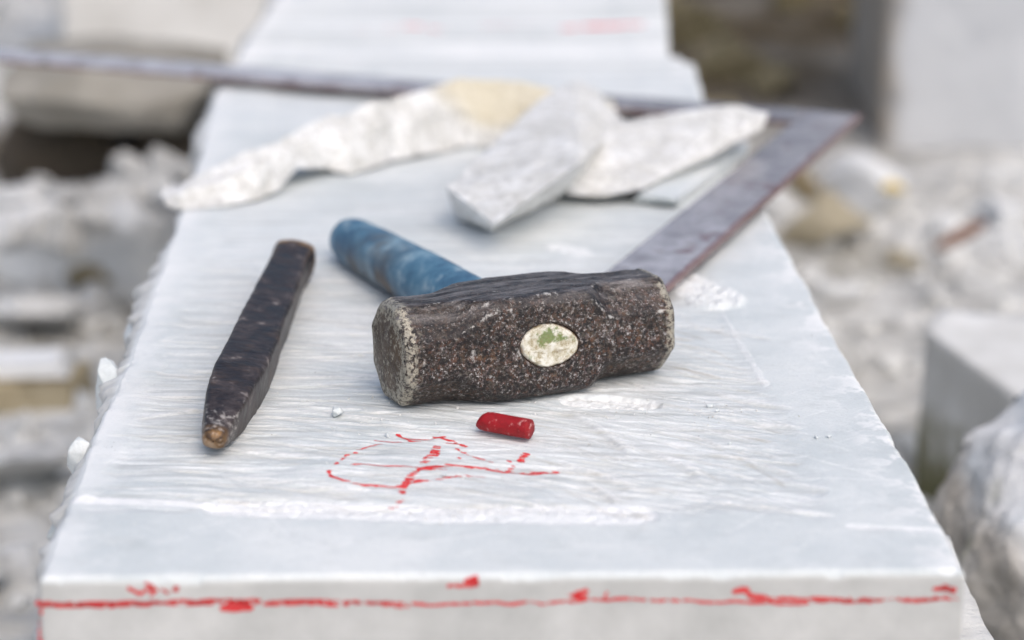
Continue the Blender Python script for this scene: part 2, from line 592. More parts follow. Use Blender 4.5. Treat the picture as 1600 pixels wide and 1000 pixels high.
for k in range(1500):
    px = random.uniform(240, 1260); py = random.uniform(400, 800) ** 1.0
    p = G(px, py)
    lo = np.interp(p.y, [q.y for q in lm], [q.x for q in lm]); hi = np.interp(p.y, [q.y for q in rm], [q.x for q in rm])
    if not (lo + 0.008 < p.x < hi - 0.012): continue
    q = (p.x - lo) / (hi - lo)
    ang = math.radians(-3 - 34 * q ** 1.3 + random.gauss(0, 7 + 6 * q))
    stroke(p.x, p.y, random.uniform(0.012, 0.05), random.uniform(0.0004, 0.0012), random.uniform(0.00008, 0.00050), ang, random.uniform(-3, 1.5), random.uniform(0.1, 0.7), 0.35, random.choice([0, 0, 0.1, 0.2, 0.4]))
# the larger gouges that read on their own (right of the hammer and around the drawing)
for (ax, ay, bx, by, w, dp) in [(880, 640, 975, 702, 1.5, .9), (1000, 700, 1090, 742, 1.4, .8), (1130, 650, 1245, 672, 1.3, .8), (1190, 745, 1290, 768, 1.3, .8),
                                (905, 745, 955, 778, 1.2, .8), (480, 760, 640, 775, 1.4, .7), (1080, 700, 1240, 742, 1.2, .6), (1010, 655, 1180, 690, 1.2, .6),
                                (350, 740, 560, 772, 1.3, .7), (1060, 580, 1200, 600, 1.1, .5), (470, 520, 590, 522, 1.3, .5), (440, 590, 590, 590, 1.3, .5),
                                (430, 640, 600, 655, 1.0, .45), (215, 655, 310, 640, 1.0, .5), (330, 705, 470, 712, 1.0, .45), (860, 720, 980, 760, 1.6, .7),
                                (1080, 510, 1200, 530, 1.0, .5), (1100, 610, 1230, 640, 1.2, .6)]:
    a, b = G(ax, ay), G(bx, by)
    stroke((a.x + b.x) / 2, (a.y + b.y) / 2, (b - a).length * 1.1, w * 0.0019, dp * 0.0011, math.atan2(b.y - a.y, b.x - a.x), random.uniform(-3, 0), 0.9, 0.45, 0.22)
# long pale scratches on the front margin and the right margin
for (ax, ay, bx, by) in [(1120, 845, 1220, 790), (1210, 700, 1390, 752), (420, 880, 560, 845), (840, 850, 1050, 860), (400, 790, 450, 840), (250, 840, 420, 800), (1240, 745, 1385, 752), (1070, 740, 1330, 818),
                         (1060, 800, 1200, 770), (590, 860, 800, 830), (430, 835, 520, 860), (1080, 870, 1110, 886), (260, 690, 150, 730), (1150, 780, 1300, 810)]:
    a, b = G(ax, ay), G(bx, by)
    stroke((a.x + b.x) / 2, (a.y + b.y) / 2, (b - a).length, 0.0006, 0.00012, math.atan2(b.y - a.y, b.x - a.x), 0, 0.9, 0.7)

# criss-cross tool scratches over the margins
for k in range(170):
    if random.random() < 0.6: px, py = random.uniform(110, 1420), random.uniform(815, 885)
    else: px, py = random.uniform(1230, 1400), random.uniform(520, 800)
    p = G(px, py)
    stroke(p.x, p.y, random.uniform(0.006, 0.022), random.uniform(0.0003, 0.0007), random.uniform(0.00004, 0.00016), math.radians(random.choice([38, -25, 20, -50]) + random.gauss(0, 9)), random.uniform(-5, 5), random.uniform(0.1, 0.5), 0.5)
nz = fbm(SX * 350, SY * 350, 0, 77, 4, 0.65)


def crushed(pts, w, depth, amt=0.9, lump=0.0009, rough=True):
    global H, CR
    d = poly_dist_line(SX, SY, [G(*p) for p in pts])
    m = sstep(w, w * 0.72, d + 0.0012 * fbm(SX * 200, SY * 200, 0, 55))
    H -= depth * m
    H += lump * m * (nz + 0.3)
    CR += amt * m * (0.75 + 0.5 * nz)


crushed([(360, 790), (520, 794), (700, 800), (860, 802), (985, 802)], 0.0115, 0.0011, 0.85)      # channel in front of the drawing
crushed([(120, 779), (250, 783), (360, 790)], 0.004, 0.0002, 0.8, 0.0004)
crushed([(905, 622), (950, 624), (1005, 628)], 0.0085, 0.0022, 0.6, 0.0012)                        # scoop under the hammer
crushed([(1060, 440), (1090, 455), (1120, 470)], 0.016, -0.0012, 0.5, 0.0024)                   # broken patch by the square
crushed([(1130, 490), (1160, 540), (1195, 600)], 0.0016, -0.0001, 0.4, 0.0003)
crushed([(870, 385), (910, 395)], 0.007, -0.0004, 0.6, 0.0012)
crushed([(1330, 822), (1470, 828)], 0.0025, 0.0004, 0.8, 0.0005)
# the dark rounded end of the channel
d = np.hypot((SX - G(1000, 800).x), (SY - G(1000, 800).y))
DIRT_SHADE += 0.35 * sstep(0.006, 0.002, d)
# arris: chipped, paler
edge = np.minimum(SX - xl(SY), xr(SY) - SX)
edgef = np.minimum(edge, SY - yf(U))
ch = fbm(SX * 90, SY * 90, 0, 91, 5, 0.6)
H -= 0.0012 * sstep(0.0022, 0.0, edgef) ** 2
H -= 0.0014 * sstep(0.006, 0.0, edge + 0.004 * ch) * sstep(-0.1, 0.5, ch)
H -= 0.0016 * sstep(0.005, 0.0, (SY - yf(U)) + 0.004 * ch) * sstep(0.0, 0.5, ch)
CR += 0.75 * sstep(0.030, 0.004, (xr(SY) - SX) + 0.022 * ch) * sstep(-0.05, 0.25, ch)
CR += 0.45 * sstep(0.02, 0.0, (SX - xl(SY)) + 0.012 * ch)
# bevel strip at the front margin, and the step back of the far end
far = sstep(0.75, 1.0, SY - YF0)
H += far * 0.0012 * np.sin(SY * 260 + 0.5 * fbm(SX * 8, SY * 30, 0, 8))
stripe = 0.5 + 0.5 * np.sin(SY * 210 + 2.0 * fbm(SX * 6, SY * 25, 0, 8))
CR += far * (0.05 + 0.45 * stripe)
DIRT_SHADE += far * 0.22 * (1 - stripe)
# soft shadow left of the chisel painted in, with some stain
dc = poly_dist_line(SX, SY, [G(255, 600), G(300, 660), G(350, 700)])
DIRT_SHADE = DIRT_SHADE + 0.20 * sstep(0.035, 0.0, dc) * (0.6 + 0.6 * fbm(SX * 60, SY * 200, 0, 66))
dy = np.hypot(SX - G(772, 787).x, (SY - G(772, 787).y) * 0.6)
YEL = sstep(0.0022, 0.0008, dy)
CR = np.clip(CR, 0, 0.95); DIRT_SHADE = np.clip(DIRT_SHADE, 0, 0.8)
edge0 = (U == 0) | (U == 1) | (V == 0) | (V == 1)


def slab_h(x, y):
    x = np.asarray(x, float); y = np.asarray(y, float)
    u = (x - xl(y)) / (xr(y) - xl(y))
    v = (y - yf(u)) / (YB - yf(u))
    jf = np.clip(u * (NX - 1), 0, NX - 1.001)
    i_f = np.clip(np.interp(v, vs, np.arange(NY)), 0, NY - 1.001)
    i = i_f.astype(int); j = jf.astype(int); a = i_f - i; b = jf - j
    return (H[i, j] * (1 - b) + H[i, j + 1] * b) * (1 - a) + (H[i + 1, j] * (1 - b) + H[i + 1, j + 1] * b) * a


verts = [np.stack([SX, SY, H], -1).reshape(-1, 3)]
crs = [CR.ravel()]; drs = [DIRT_SHADE.ravel()]; wks = [worked.ravel()]; sds = [np.zeros(NX * NY)]
idx = np.arange(NX * NY).reshape(NY, NX)
faces = [np.stack([idx[:-1, :-1], idx[:-1, 1:], idx[1:, 1:], idx[1:, :-1]], -1).reshape(-1, 4)]
# side walls
loop = np.concatenate([idx[0, :], idx[1:, -1], idx[-1, -2::-1], idx[-2:0:-1, 0]])
P = verts[0][loop]
side_id = np.concatenate([np.zeros(NX), np.ones(NY - 1), np.full(NX - 1, 2), np.full(NY - 2, 3)])
tang = np.roll(P, -3, 0) - np.roll(P, 3, 0)
nrm = np.stack([tang[:, 1], -tang[:, 0]], -1)
nrm /= np.linalg.norm(nrm, axis=1)[:, None] + 1e-12
t2 = np.roll(P, -30, 0) - np.roll(P, 30, 0)
n2_ = np.stack([t2[:, 1], -t2[:, 0]], -1); n2_ /= np.linalg.norm(n2_, axis=1)[:, None] + 1e-12
for sid, base_nrm in ((1, (0.93, 0.36)), (3, (-0.95, 0.30))):
    mk = side_id == sid
    nrm[mk] = np.where((np.abs(n2_[mk] @ np.array(base_nrm)) > 0.85)[:, None], n2_[mk], np.array(base_nrm))
nrm[side_id == 0] = (0, -1)
TH = 0.09
zs = [0.0003, 0.0008, 0.0018, 0.003, 0.005, 0.007, 0.009, 0.012, 0.015, 0.018, 0.021, 0.024, 0.028, 0.032, 0.037, 0.042, 0.048, 0.055, 0.063, 0.072, 0.08, 0.086, TH]
NL = len(loop)
prev = loop
base_n = NX * NY
for k, zd in enumerate(zs):
    z = -zd
    xx, yy_ = P[:, 0], P[:, 1]
    rough = fbm(xx * 55, yy_ * 55, z * 55, 101, 5, 0.6)
    lump = fbm(xx * 22, yy_ * 22, z * 22, 131, 3)
    fine = fbm(xx * 200, yy_ * 200, z * 200, 141, 3)
    ramp_ = min(1.0, zd / 0.012)
    off = np.where(side_id == 0, 0.0006 * min(1, zd / 0.0015) + 0.00005 * fine,
          np.where(side_id == 3, min(1.0, zd / 0.004) * (0.0050 + 0.010 * rough + 0.009 * lump),
                   0.001 * min(1, zd / 0.002) + ramp_ * (0.0008 * rough + 0.001 * lump)))
    # keep the corners tied to the flat front
    dfront = sstep(0.0, 0.02, yy_ - (YF0 + YF1) / 2)
    off = np.where(side_id == 0, off, off * (0.25 + 0.75 * dfront))
    q = np.stack([xx + nrm[:, 0] * off, yy_ + nrm[:, 1] * off, np.minimum(P[:, 2], 0) * max(0, 1 - zd / 0.01) + z], -1)
    verts.append(q)
    crs.append(np.clip(np.where(side_id == 0, 0.0, 0.25 + 0.3 * rough), 0, 1)); drs.append(np.zeros(NL)); wks.append(np.zeros(NL))
    sds.append(np.full(NL, 1.0) * min(1.0, zd / 0.0015))
    cur = base_n + k * NL + np.arange(NL)
    faces.append(np.stack([prev, cur, np.roll(cur, -1), np.roll(prev, -1)], -1))
    prev = cur
cidx = base_n + len(zs) * NL
verts.append(np.array([[0.0, 1.4, -TH]])); crs.append([0]); drs.append([0]); wks.append([0]); sds.append([1])
tri = np.stack([prev, np.full(NL, cidx), np.full(NL, cidx), np.roll(prev, -1)], -1)
# nodules on the broken left flank
def blob(c, r, seed, ng=40, amp=0.25, sq=0.8):
    th = np.linspace(0, math.pi, ng); ph = np.linspace(0, 2 * math.pi, ng * 2, endpoint=False)
    T, Ph = np.meshgrid(th, ph, indexing='ij')
    x = np.sin(T) * np.cos(Ph); y = np.sin(T) * np.sin(Ph); z = np.cos(T)
    f = 1 + amp * fbm(x * 1.6 + seed, y * 1.6, z * 1.6, seed, 4)
    sg = lambda a: np.sign(a) * np.abs(a) ** sq
    return np.stack([c[0] + r[0] * sg(x) * f, c[1] + r[1] * sg(y) * f, c[2] + r[2] * sg(z) * f], -1).reshape(-1, 3), ng, ng * 2


def blob_faces(ng, mp, b0):
    ii = np.arange(ng * mp).reshape(ng, mp) + b0
    nx_ = np.roll(ii, -1, 1)
    return np.stack([ii[:-1], ii[1:], nx_[1:], nx_[:-1]], -1).reshape(-1, 4)


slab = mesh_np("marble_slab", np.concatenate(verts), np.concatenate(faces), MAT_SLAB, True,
               {"crush": np.concatenate(crs), "dirt_shade": np.concatenate(drs), "worked": np.concatenate(wks), "side": np.concatenate(sds)})
link(slab)
tag(slab, "long white marble slab with chiselled top carrying the hammer, chisel and red marks", "marble slab")

# bottom of the slab
bm = bmesh.new()
cs = [(_lx[0] + 0.004, YF0 + 0.004), (_rx[0] - 0.004, YF1 + 0.004), (_rx[-1] - 0.003, YB - 0.005), (_lx[-1] + 0.003, YB - 0.005)]
bm.faces.new([bm.verts.new((x, y, -TH - 0.0001)) for x, y in cs][::-1])
me = bpy.data.meshes.new("underside"); bm.to_mesh(me); bm.free(); me.materials.append(MAT_SLAB)
link(bpy.data.objects.new("underside", me), slab)


# ------------------------------------------------------------------ red crayon marks (wax caught on the high spots)
def marks(name, strokes, front=False, cell=0.00019):
    """strokes: (points in px, half width m, density)"""
    V_, F_ = [], []
    for si, (pts, w, dens) in enumerate(strokes):
        if front:
            P3 = []
            for (px, py) in pts:
                yfr = YF0 + (YF1 - YF0) * np.clip((px - 62) / 1443.0, 0, 1) - 0.0006
                q = W(px, py, yfr)
                P3.append((q.x, q.z))
        else:
            P3 = [(G(px, py).x, G(px, py).y) for (px, py) in pts]
        P3 = np.array(P3)
        mn = P3.min(0) - w * 2; mx = P3.max(0) + w * 2
        xs = np.arange(mn[0], mx[0], cell); ys = np.arange(mn[1], mx[1], cell)
        X, Y = np.meshgrid(xs, ys)
        wobx = 0.0007 * vnoise(X * 180, Y * 180, 0, 5 + si); woby = 0.0007 * vnoise(X * 180, Y * 180, 0, 50 + si)
        d = np.full(X.shape, 9.0)
        for a, b in zip(P3[:-1], P3[1:]):
            e = b - a; L2 = (e ** 2).sum() + 1e-12
            t = np.clip(((X + wobx - a[0]) * e[0] + (Y + woby - a[1]) * e[1]) / L2, 0, 1)
            d = np.minimum(d, np.hypot(X + wobx - a[0] - t * e[0], Y + woby - a[1] - t * e[1]))
        if front:
            tex = 1.6 * fbm(X * 700 + Y * 500, Y * 420 - X * 80, 0, 12, 3) + 0.6 * fbm(X * 130, Y * 130, 0, 14, 2)
        else:
            hh = slab_h(X, Y)
            loc = hh - (slab_h(X, Y + 0.0009) + slab_h(X, Y - 0.0009)) / 2
            tex = 0.9 * fbm(X * 500, Y * 1500, 0, 12, 3) + np.clip(loc / 0.00006, -0.7, 0.7) + 0.7 * fbm(X * 110, Y * 160, 0, 15, 2)
        keep = (d < w * (1 + 0.35 * vnoise(X * 300, Y * 300, 0, 4))) & (tex > -dens + 0.8 * (d / w) ** 2 - 0.25)
        ii, jj = np.nonzero(keep)
        if len(ii) == 0: continue
        x0 = X[ii, jj]; y0 = Y[ii, jj]
        b0 = sum(len(v) for v in V_)
        c4 = []
        for (dx, dy) in ((-.5, -.5), (.5, -.5), (.5, .5), (-.5, .5)):
            xx = x0 + dx * cell * 1.02; y2 = y0 + dy * cell * 1.02
            if front:
                u = (xx - _lx[0]) / (_rx[0] - _lx[0])
                Yc = YF0 + (YF1 - YF0) * u - 0.0006 - 0.00028
                c4.append(np.stack([xx, Yc, y2], -1))
            else:
                c4.append(np.stack([xx, y2, slab_h(xx, y2) + 0.00012], -1))
        c4 = np.stack(c4, 1).reshape(-1, 3)
        V_.append(c4)
        F_.append(np.arange(len(c4)).reshape(-1, 4) + b0)
    o = mesh_np(name, np.concatenate(V_), np.concatenate(F_), MAT_MARK, False)
    link(o, slab)
    return o


def c4(u, v):
    return (480 + 0.36 * u, 640 + 0.36 * v)


def T(*pts):
    return [c4(*p) for p in pts]


mm = 0.001
marks("crayon_drawing", [
    (T((325, 138), (290, 143), (255, 153), (222, 162)), .45 * mm, .55),
    (T((212, 174), (185, 182), (160, 195), (148, 208)), .7 * mm, .6),
    (T((132, 222), (118, 232)), .9 * mm, .6),
    (T((100, 256), (86, 264), (100, 282), (150, 300), (210, 315), (290, 322), (370, 327), (430, 318)), .75 * mm, .55),
    (T((562, 155), (548, 182), (530, 195)), 1.9 * mm, .35),
    (T((525, 190), (505, 200)), 1.0 * mm, .3),
    (T((520, 212), (498, 218)), 1.2 * mm, .5),
    (T((600, 231), (540, 240), (485, 252), (455, 278), (440, 300), (415, 322)), 1.6 * mm, .42),
    (T((480, 300), (430, 312), (412, 340), (415, 352)), 1.3 * mm, .5),
    (T((405, 378), (395, 386)), 1.2 * mm, .6), (T((390, 400), (370, 406)), 1.3 * mm, .5),
    (T((188, 229), (240, 228), (300, 232), (400, 239), (500, 246), (600, 252)), .5 * mm, 1.1),
    (T((520, 242), (600, 230), (700, 238), (790, 252), (870, 264), (930, 270), (1000, 270), (1078, 253)), 1.15 * mm, .55),
    (T((620, 228), (760, 240), (880, 255)), .5 * mm, .4),
    (T((860, 262), (1000, 268)), 1.2 * mm, .5),
    (T((440, 308), (520, 300), (580, 290), (650, 277), (700, 276), (780, 281)), .7 * mm, .5),
    (T((395, 98), (420, 110), (450, 123)), .9 * mm, .7),
    (T((295, 122), (340, 129), (375, 133), (450, 126), (490, 124)), .45 * mm, .7),
    (T((430, 112), (500, 116), (555, 117)), .7 * mm, .6),
    (T((560, 112), (585, 108)), 1.6 * mm, .9),
    (T((585, 115), (630, 128), (690, 150)), .8 * mm, .5), (T((600, 135), (650, 142), (690, 150)), .5 * mm, .7),
    (T((645, 163), (700, 185), (750, 203), (805, 218)), .6 * mm, .45),
    (T((890, 238), (870, 258)), 1.1 * mm, .5), (T((865, 216), (880, 220)), .6 * mm, .4),
    (T((945, 188), (925, 218)), 1.6 * mm, .3), (T((920, 212), (940, 216)), .9 * mm, .9),
    (T((655, 200), (662, 203)), .7 * mm, .9),
])
xs = np.linspace(64, 1494, 60)
wl = [(x, 941 + 3.0 * math.sin(x * 0.011) - 4 * sstep(700, 1480, x) * 0.9 + 1.6 * float(vnoise(x * 0.02, 1, 1, 4))) for x in xs]
marks("crayon_line", [
    (wl, .62 * mm, .42), (wl[:14], 0.74 * mm, 0.15), ([(62, 943), (110, 943)], 1.07 * mm, 0.75), ([(66, 945), (62, 975), (66, 1010)], 0.49 * mm, 0.35), ([(118, 944), (235, 941)], 0.98 * mm, 0.45),
    ([(270, 940), (330, 942)], 0.82 * mm, 0.45), ([(355, 940), (375, 937), (388, 944)], 0.90 * mm, 0.55), ([(352, 947), (372, 951), (390, 948)], 1.39 * mm, 0.85),
    ([(400, 941), (540, 943)], 0.98 * mm, 0.35), ([(540, 941), (640, 946)], 0.90 * mm, 0.25),
    ([(200, 918), (218, 926), (238, 914), (236, 928), (248, 918), (262, 926), (280, 916)], 0.74 * mm, 0.40), ([(228, 910), (238, 922)], 0.74 * mm, 0.45),
    ([(262, 924), (276, 920)], 0.98 * mm, 0.65),
    ([(702, 915), (725, 913), (745, 910)], 0.90 * mm, 0.40), ([(728, 908), (744, 904), (746, 911)], 1.31 * mm, 0.75),
    ([(885, 930), (915, 934)], 1.23 * mm, 0.65), ([(900, 928), (914, 924)], 1.07 * mm, 0.65), ([(945, 934), (948, 924)], 0.57 * mm, 0.05),
    ([(1148, 925), (1165, 920), (1172, 928), (1205, 936)], 1.07 * mm, 0.55), ([(1215, 937), (1360, 938)], 0.98 * mm, 0.45), ([(1360, 938), (1490, 932)], 0.66 * mm, 0.15),
    ([(1462, 918), (1475, 915), (1488, 922)], 0.98 * mm, 0.75), ([(1470, 920), (1486, 922)], 1.15 * mm, 0.75),
], front=True)


marks("faded_red_line", [([(560, 47), (640, 40), (700, 44)], 3 * mm, -.1), ([(760, 40), (860, 38)], 3 * mm, -.25), ([(880, 42), (1000, 40)], 4 * mm, .05)], cell=0.0009)


# ------------------------------------------------------------------ lofted bodies
def loft(name, rings, mat, attrs=None, smooth=True, parent=None):
    """rings: (n, m, 3); closed round, pinched at both ends"""
    n_, m_ = rings.shape[:2]
    ii = np.arange(n_ * m_).reshape(n_, m_)
    nx_ = np.roll(ii, -1, 1)
    f = np.stack([ii[:-1], nx_[:-1], nx_[1:], ii[1:]], -1).reshape(-1, 4)
    return link(mesh_np(name, rings.reshape(-1, 3), f, mat, smooth, attrs), parent)


# ------------------------------------------------------------------ hammer
HL = 0.1255
A0 = 0.0215
hx = []      # axial position, radial scale
m1 = [(-HL / 2 - 0.0012, 0.002), (-HL / 2 - 0.0011, 0.1), (-HL / 2 - 0.001, 0.2), (-HL / 2 - 0.0009, 0.3), (-HL / 2 - 0.0007, 0.4), (-HL / 2 - 0.0005, 0.5), (-HL / 2 - 0.0002, 0.6), (-HL / 2 + 0.0001, 0.68)]
cap = []
for k in np.linspace(0.004, 0.80, 34):
    cap.append((-HL / 2 - 0.0012 + 0.0020 * k * k, k))
for t in np.linspace(0, 1, 18)[1:]:
    cap.append((-HL / 2 + 0.0000 + 0.0052 * (1 - math.cos(t * math.pi / 2)) ** 1.15, 0.80 + 0.195 * math.sin(t * math.pi / 2)))
a_end = cap[-1][0]
body = [(a, 1.0) for a in np.linspace(a_end, -a_end, 250)[1:-1]]
prof = cap + body + [(-a, k) for a, k in cap[::-1]]
prof = np.array(prof)
NPH = 340
ph = np.linspace(0, 2 * math.pi, NPH, endpoint=False)
AX, PH = np.meshgrid(prof[:, 0], ph, indexing='ij')
K = np.repeat(prof[:, 1][:, None], NPH, 1)
mid = sstep(0.050, 0.012, np.abs(AX + 0.002))
ay = A0 * (0.99 + 0.07 * mid)
az = A0 * (0.99 + 0.05 * mid)
# flare of the battered left end
fl = sstep(-0.045, -0.066, AX)
scal = 1 + 0.025 * fl
tr = sstep(np.where(AX < 0, 0.042, 0.033), np.where(AX < 0, 0.018, 0.020), np.abs(AX + 0.001) + 0.0012 * fbm(AX * 80, np.cos(PH) * 2, np.sin(PH) * 2, 61))
cdist = A0 * (1.0 + 0.33 * tr + 0.04 * mid)
cy, cz = np.cos(PH), np.sin(PH)
rr = np.zeros_like(AX)
pw = 48.0
for (na, dd) in [(0, ay), (90, az), (180, ay), (270, az), (45, cdist), (135, cdist), (225, cdist), (315, cdist)]:
    c = np.cos(PH - math.radians(na))
    rr += np.where(c > 0, (np.maximum(c, 0) / dd) ** pw, 0)
R = rr ** (-1 / pw) * K * scal
yl = R * cy; zl = R * cz
q = np.stack([AX, yl, zl], -1)
nn = fbm(AX * 110, yl * 110, zl * 110, 71, 4, 0.55)
n2 = fbm(AX * 420, yl * 420, zl * 420, 73, 3, 0.6)
n3 = fbm(AX * 38, yl * 38, zl * 38, 79, 2)
disp = (0.00055 * nn + 0.00016 * n2 + 0.0006 * n3) * sstep(0.0, 0.5, K)
# dents along the battered rim
disp += -0.0012 * sstep(0.1, 0.55, nn) * sstep(0.012, 0.0, np.abs(np.abs(AX) - HL / 2 + 0.003))
# the eye: a shallow pocket for the wood in the front cheek (-y)
ex, ez = 0.0015, 0.0005
EA, EB = 0.0130, 0.0096
ee = np.sqrt((((AX - ex) + 0.12 * (zl - ez)) / EA) ** 2 + ((zl - ez) / EB) ** 2 * (1 + 0.10 * np.sign(AX - ex) * 0))
front = yl < -0.012
pocket = np.where(front, sstep(1.04, 0.98, ee), 0)
lip = np.where(front, np.exp(-((ee - 1.12) / 0.07) ** 2), 0)
rad = np.stack([np.zeros_like(AX), cy, cz], -1)
q = q + rad * (disp + 0.00025 * lip)[..., None]
q[..., 0] += np.where(K < 0.9, np.sign(AX) * 0.0004 * nn, 0)
q[..., 1] += pocket * 0.0022
# attributes
# distance from an edge between facets: curvature of the ring
cosn = np.stack([np.cos(PH - math.radians(a)) / d_ for a, d_ in [(0, ay), (90, az), (180, ay), (270, az), (45, cdist), (135, cdist), (225, cdist), (315, cdist)]], 0)
srt = np.sort(cosn, 0)
edge_h = np.clip(1 - (srt[-1] - srt[-2]) / srt[-1] / 0.06, 0, 1)
rim = sstep(0.60, 0.88, K) * sstep(1.004, 0.985, K) + 0.5 * sstep(0.50, 0.75, K) * sstep(0.9, 0.7, K) + 0.25 * sstep(0.004, 0.0, np.abs(np.abs(AX) - abs(a_end)))
rim = np.clip(rim, 0, 1)
facew = sstep(0.88, 0.74, K)
top = np.clip(cz, 0, 1) ** 2
dust = np.clip(0.75 * edge_h * (K > 0.97) * (0.35 + 0.9 * np.clip(nn + 0.4 * n3, -0.4, 1)) + 0.35 * lip + 0.25 * sstep(0.2, 0.6, -n3) - 0.1, 0, 1)
facet = (np.argmax(cosn, 0) >= 4).astype(float)
grain = np.clip(0.40 + 0.6 * sstep(-0.2, 0.75, -cy) + 0.15 * nn, 0, 1) * (1 - 0.65 * top) * (1 - 0.5 * facew) * (1 - 0.35 * facet * sstep(-0.01, -0.03, AX))

darkb = np.clip(1 - (srt[-1] - srt[-2]) / srt[-1] / 0.16, 0, 1) * (K > 0.97) * (0.75 + 0.6 * np.clip(n3 + nn, -1, 1))
darkb = np.clip(darkb + 0.5 * facet * sstep(-0.028, -0.02, AX) * sstep(0.036, 0.026, AX), 0, 1)
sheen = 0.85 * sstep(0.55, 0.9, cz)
yaw = math.atan2(G(1030, 575).y - G(640, 630).y, G(1030, 575).x - G(640, 630).x)
tilt = math.radians(-3.2)
hammer = bpy.data.objects.new("hammer", None)
link(hammer)
hammer.empty_display_size = 0.02
hc = Vector((0.0055, 0.9415, 0.0215))
hammer.matrix_world = Matrix.Translation(hc) @ Matrix.Rotation(yaw, 4, 'Z') @ Matrix.Rotation(tilt, 4, 'X')
tag(hammer, "heavy dark iron club hammer with blue handle lying on the marble slab", "hammer")
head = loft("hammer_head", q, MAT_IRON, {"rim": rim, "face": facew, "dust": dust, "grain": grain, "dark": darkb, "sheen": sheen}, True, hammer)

# wood plug in the eye
nr, na = 30, 96
rr_ = np.linspace(0.001, 1.0, nr); aa = np.linspace(0, 2 * math.pi, na, endpoint=False)
RR, AA = np.meshgrid(rr_, aa, indexing='ij')
RR_ = RR * (1 + 0.035 * RR * vnoise(np.cos(AA) * 5, np.sin(AA) * 5, 0, 3))
bx = EA * RR_ * np.cos(AA) * (1 + 0.05 * np.cos(2 * AA + 1)); bz = EB * RR_ * np.sin(AA) * (1 + 0.04 * np.cos(3 * AA))
bx = bx - 0.12 * bz
by = -0.0229 - 0.0004 * fbm((bx + 1) * 260, bz * 260, 0, 5, 4) + 0.0012 * sstep(0.9, 1.0, RR) + 0.0004 * fbm((bx + 1) * 80, bz * 80, 0, 6)
qq = np.stack([ex + bx, by, ez + bz], -1)
back = qq[-1:].copy(); back[..., 1] = -0.018
qq = np.concatenate([qq, back], 0)
green = 1.0 * np.exp(-(((bx + 0.003) / 0.0042) ** 2 + ((bz - 0.0035) / 0.0042) ** 2)) + 0.8 * np.exp(-(((bx - 0.011) / 0.0015) ** 2 + ((bz - 0.003) / 0.0025) ** 2)) + .5 * np.exp(-(((bx - 0.005) / 0.004) ** 2 + ((bz - 0.0025) / 0.002) ** 2))
green = np.concatenate([green, green[-1:] * 0])
rl = np.concatenate([0.8 * sstep(0.94, 1.0, RR + 0.04 * vnoise(bx * 900, bz * 900, 0, 3)), np.ones((1, na))])
loft("wood_plug", qq, MAT_PLUG, {"green": green, "rimline": rl}, True, hammer)

# handle
hlen = 0.217
ns, na = 200, 72
s = np.linspace(0, 1, ns); aa = np.linspace(0, 2 * math.pi, na, endpoint=False)
S, AA = np.meshgrid(s, aa, indexing='ij')
rad_ = np.interp(s, [0, 0.1, 0.25, 0.5, 0.75, 0.93, 0.97, 0.99, 1.0], [0.0100, 0.0122, 0.0133, 0.0136, 0.0132, 0.0122, 0.0108, 0.0082, 0.0005])[:, None]
x = rad_ * np.cos(AA) * 1.0; z = rad_ * np.sin(AA) * 1.02
y = 0.012 + hlen * S ** 1.0
y = np.where(S > 0.97, 0.012 + hlen * (0.97 + (S - 0.97) * 0.75), y)
nf = fbm(x * 60, y * 40, z * 60, 15, 4)
x = x * (1 + 0.05 * nf); z = z * (1 + 0.05 * nf)
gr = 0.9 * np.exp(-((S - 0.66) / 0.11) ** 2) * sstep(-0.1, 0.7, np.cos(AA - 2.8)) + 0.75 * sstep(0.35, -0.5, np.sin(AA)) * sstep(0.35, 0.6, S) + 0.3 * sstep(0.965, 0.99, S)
loft("handle", np.stack([x, y, z], -1), MAT_PAINT, {"grime": np.clip(gr, 0, 1)}, True, hammer)

# ------------------------------------------------------------------ chisel
ct = G(333, 690, 0.007); cb = G(460, 403, 0.0105)
CL = (cb - ct).length
ns, na = 420, 128
s = np.linspace(0, 1, ns); aa = np.linspace(0, 2 * math.pi, na, endpoint=False)
S, AA = np.meshgrid(s, aa, indexing='ij')
D = S * CL
hw = np.interp(s * CL, [0, 0.0006, 0.002, 0.005, 0.016, 0.035, 0.065, 0.12, 0.20, CL - 0.022, CL - 0.006, CL - 0.0015, CL - 0.0004, CL],
               [0.0004, 0.0030, 0.0044, 0.0052, 0.0068, 0.0090, 0.0108, 0.0104, 0.0094, 0.0089, 0.0106, 0.0103, 0.0088, 0.0005])[:, None]
hh = np.interp(s * CL, [0, 0.0006, 0.002, 0.005, 0.016, 0.035, 0.065, 0.12, 0.20, CL - 0.022, CL - 0.006, CL - 0.0015, CL - 0.0004, CL],
               [0.0004, 0.0022, 0.0037, 0.0046, 0.0062, 0.0083, 0.0100, 0.0099, 0.0095, 0.0092, 0.0100, 0.0096, 0.0080, 0.0005])[:, None]
pn = 9.0
ff = (np.abs(np.cos(AA)) ** pn + np.abs(np.sin(AA)) ** pn) ** (-1 / pn)
rd = sstep(0.03, 0.0, D) + 0.85 * sstep(CL - 0.022, CL - 0.002, D)           # rounder towards the point and the struck head
ff = ff * (1 - rd * 0.6) + rd * 0.6 * 1.05
x = hw * ff * np.cos(AA); z = hh * ff * np.sin(AA)
w1 = fbm(x * 60, D * 70, z * 60, 81, 4, 0.6); w2 = fbm(x * 190, D * 300, z * 190, 83, 3); w0 = fbm(0 * x, D * 22, 0 * z, 85, 2)
k = (0.00034 * w1 + 0.00016 * w2) / np.maximum(hw, 0.002) + 0.02 * w0
x = x * (1 + k) + 0.0006 * w0; z = z * (1 + k)
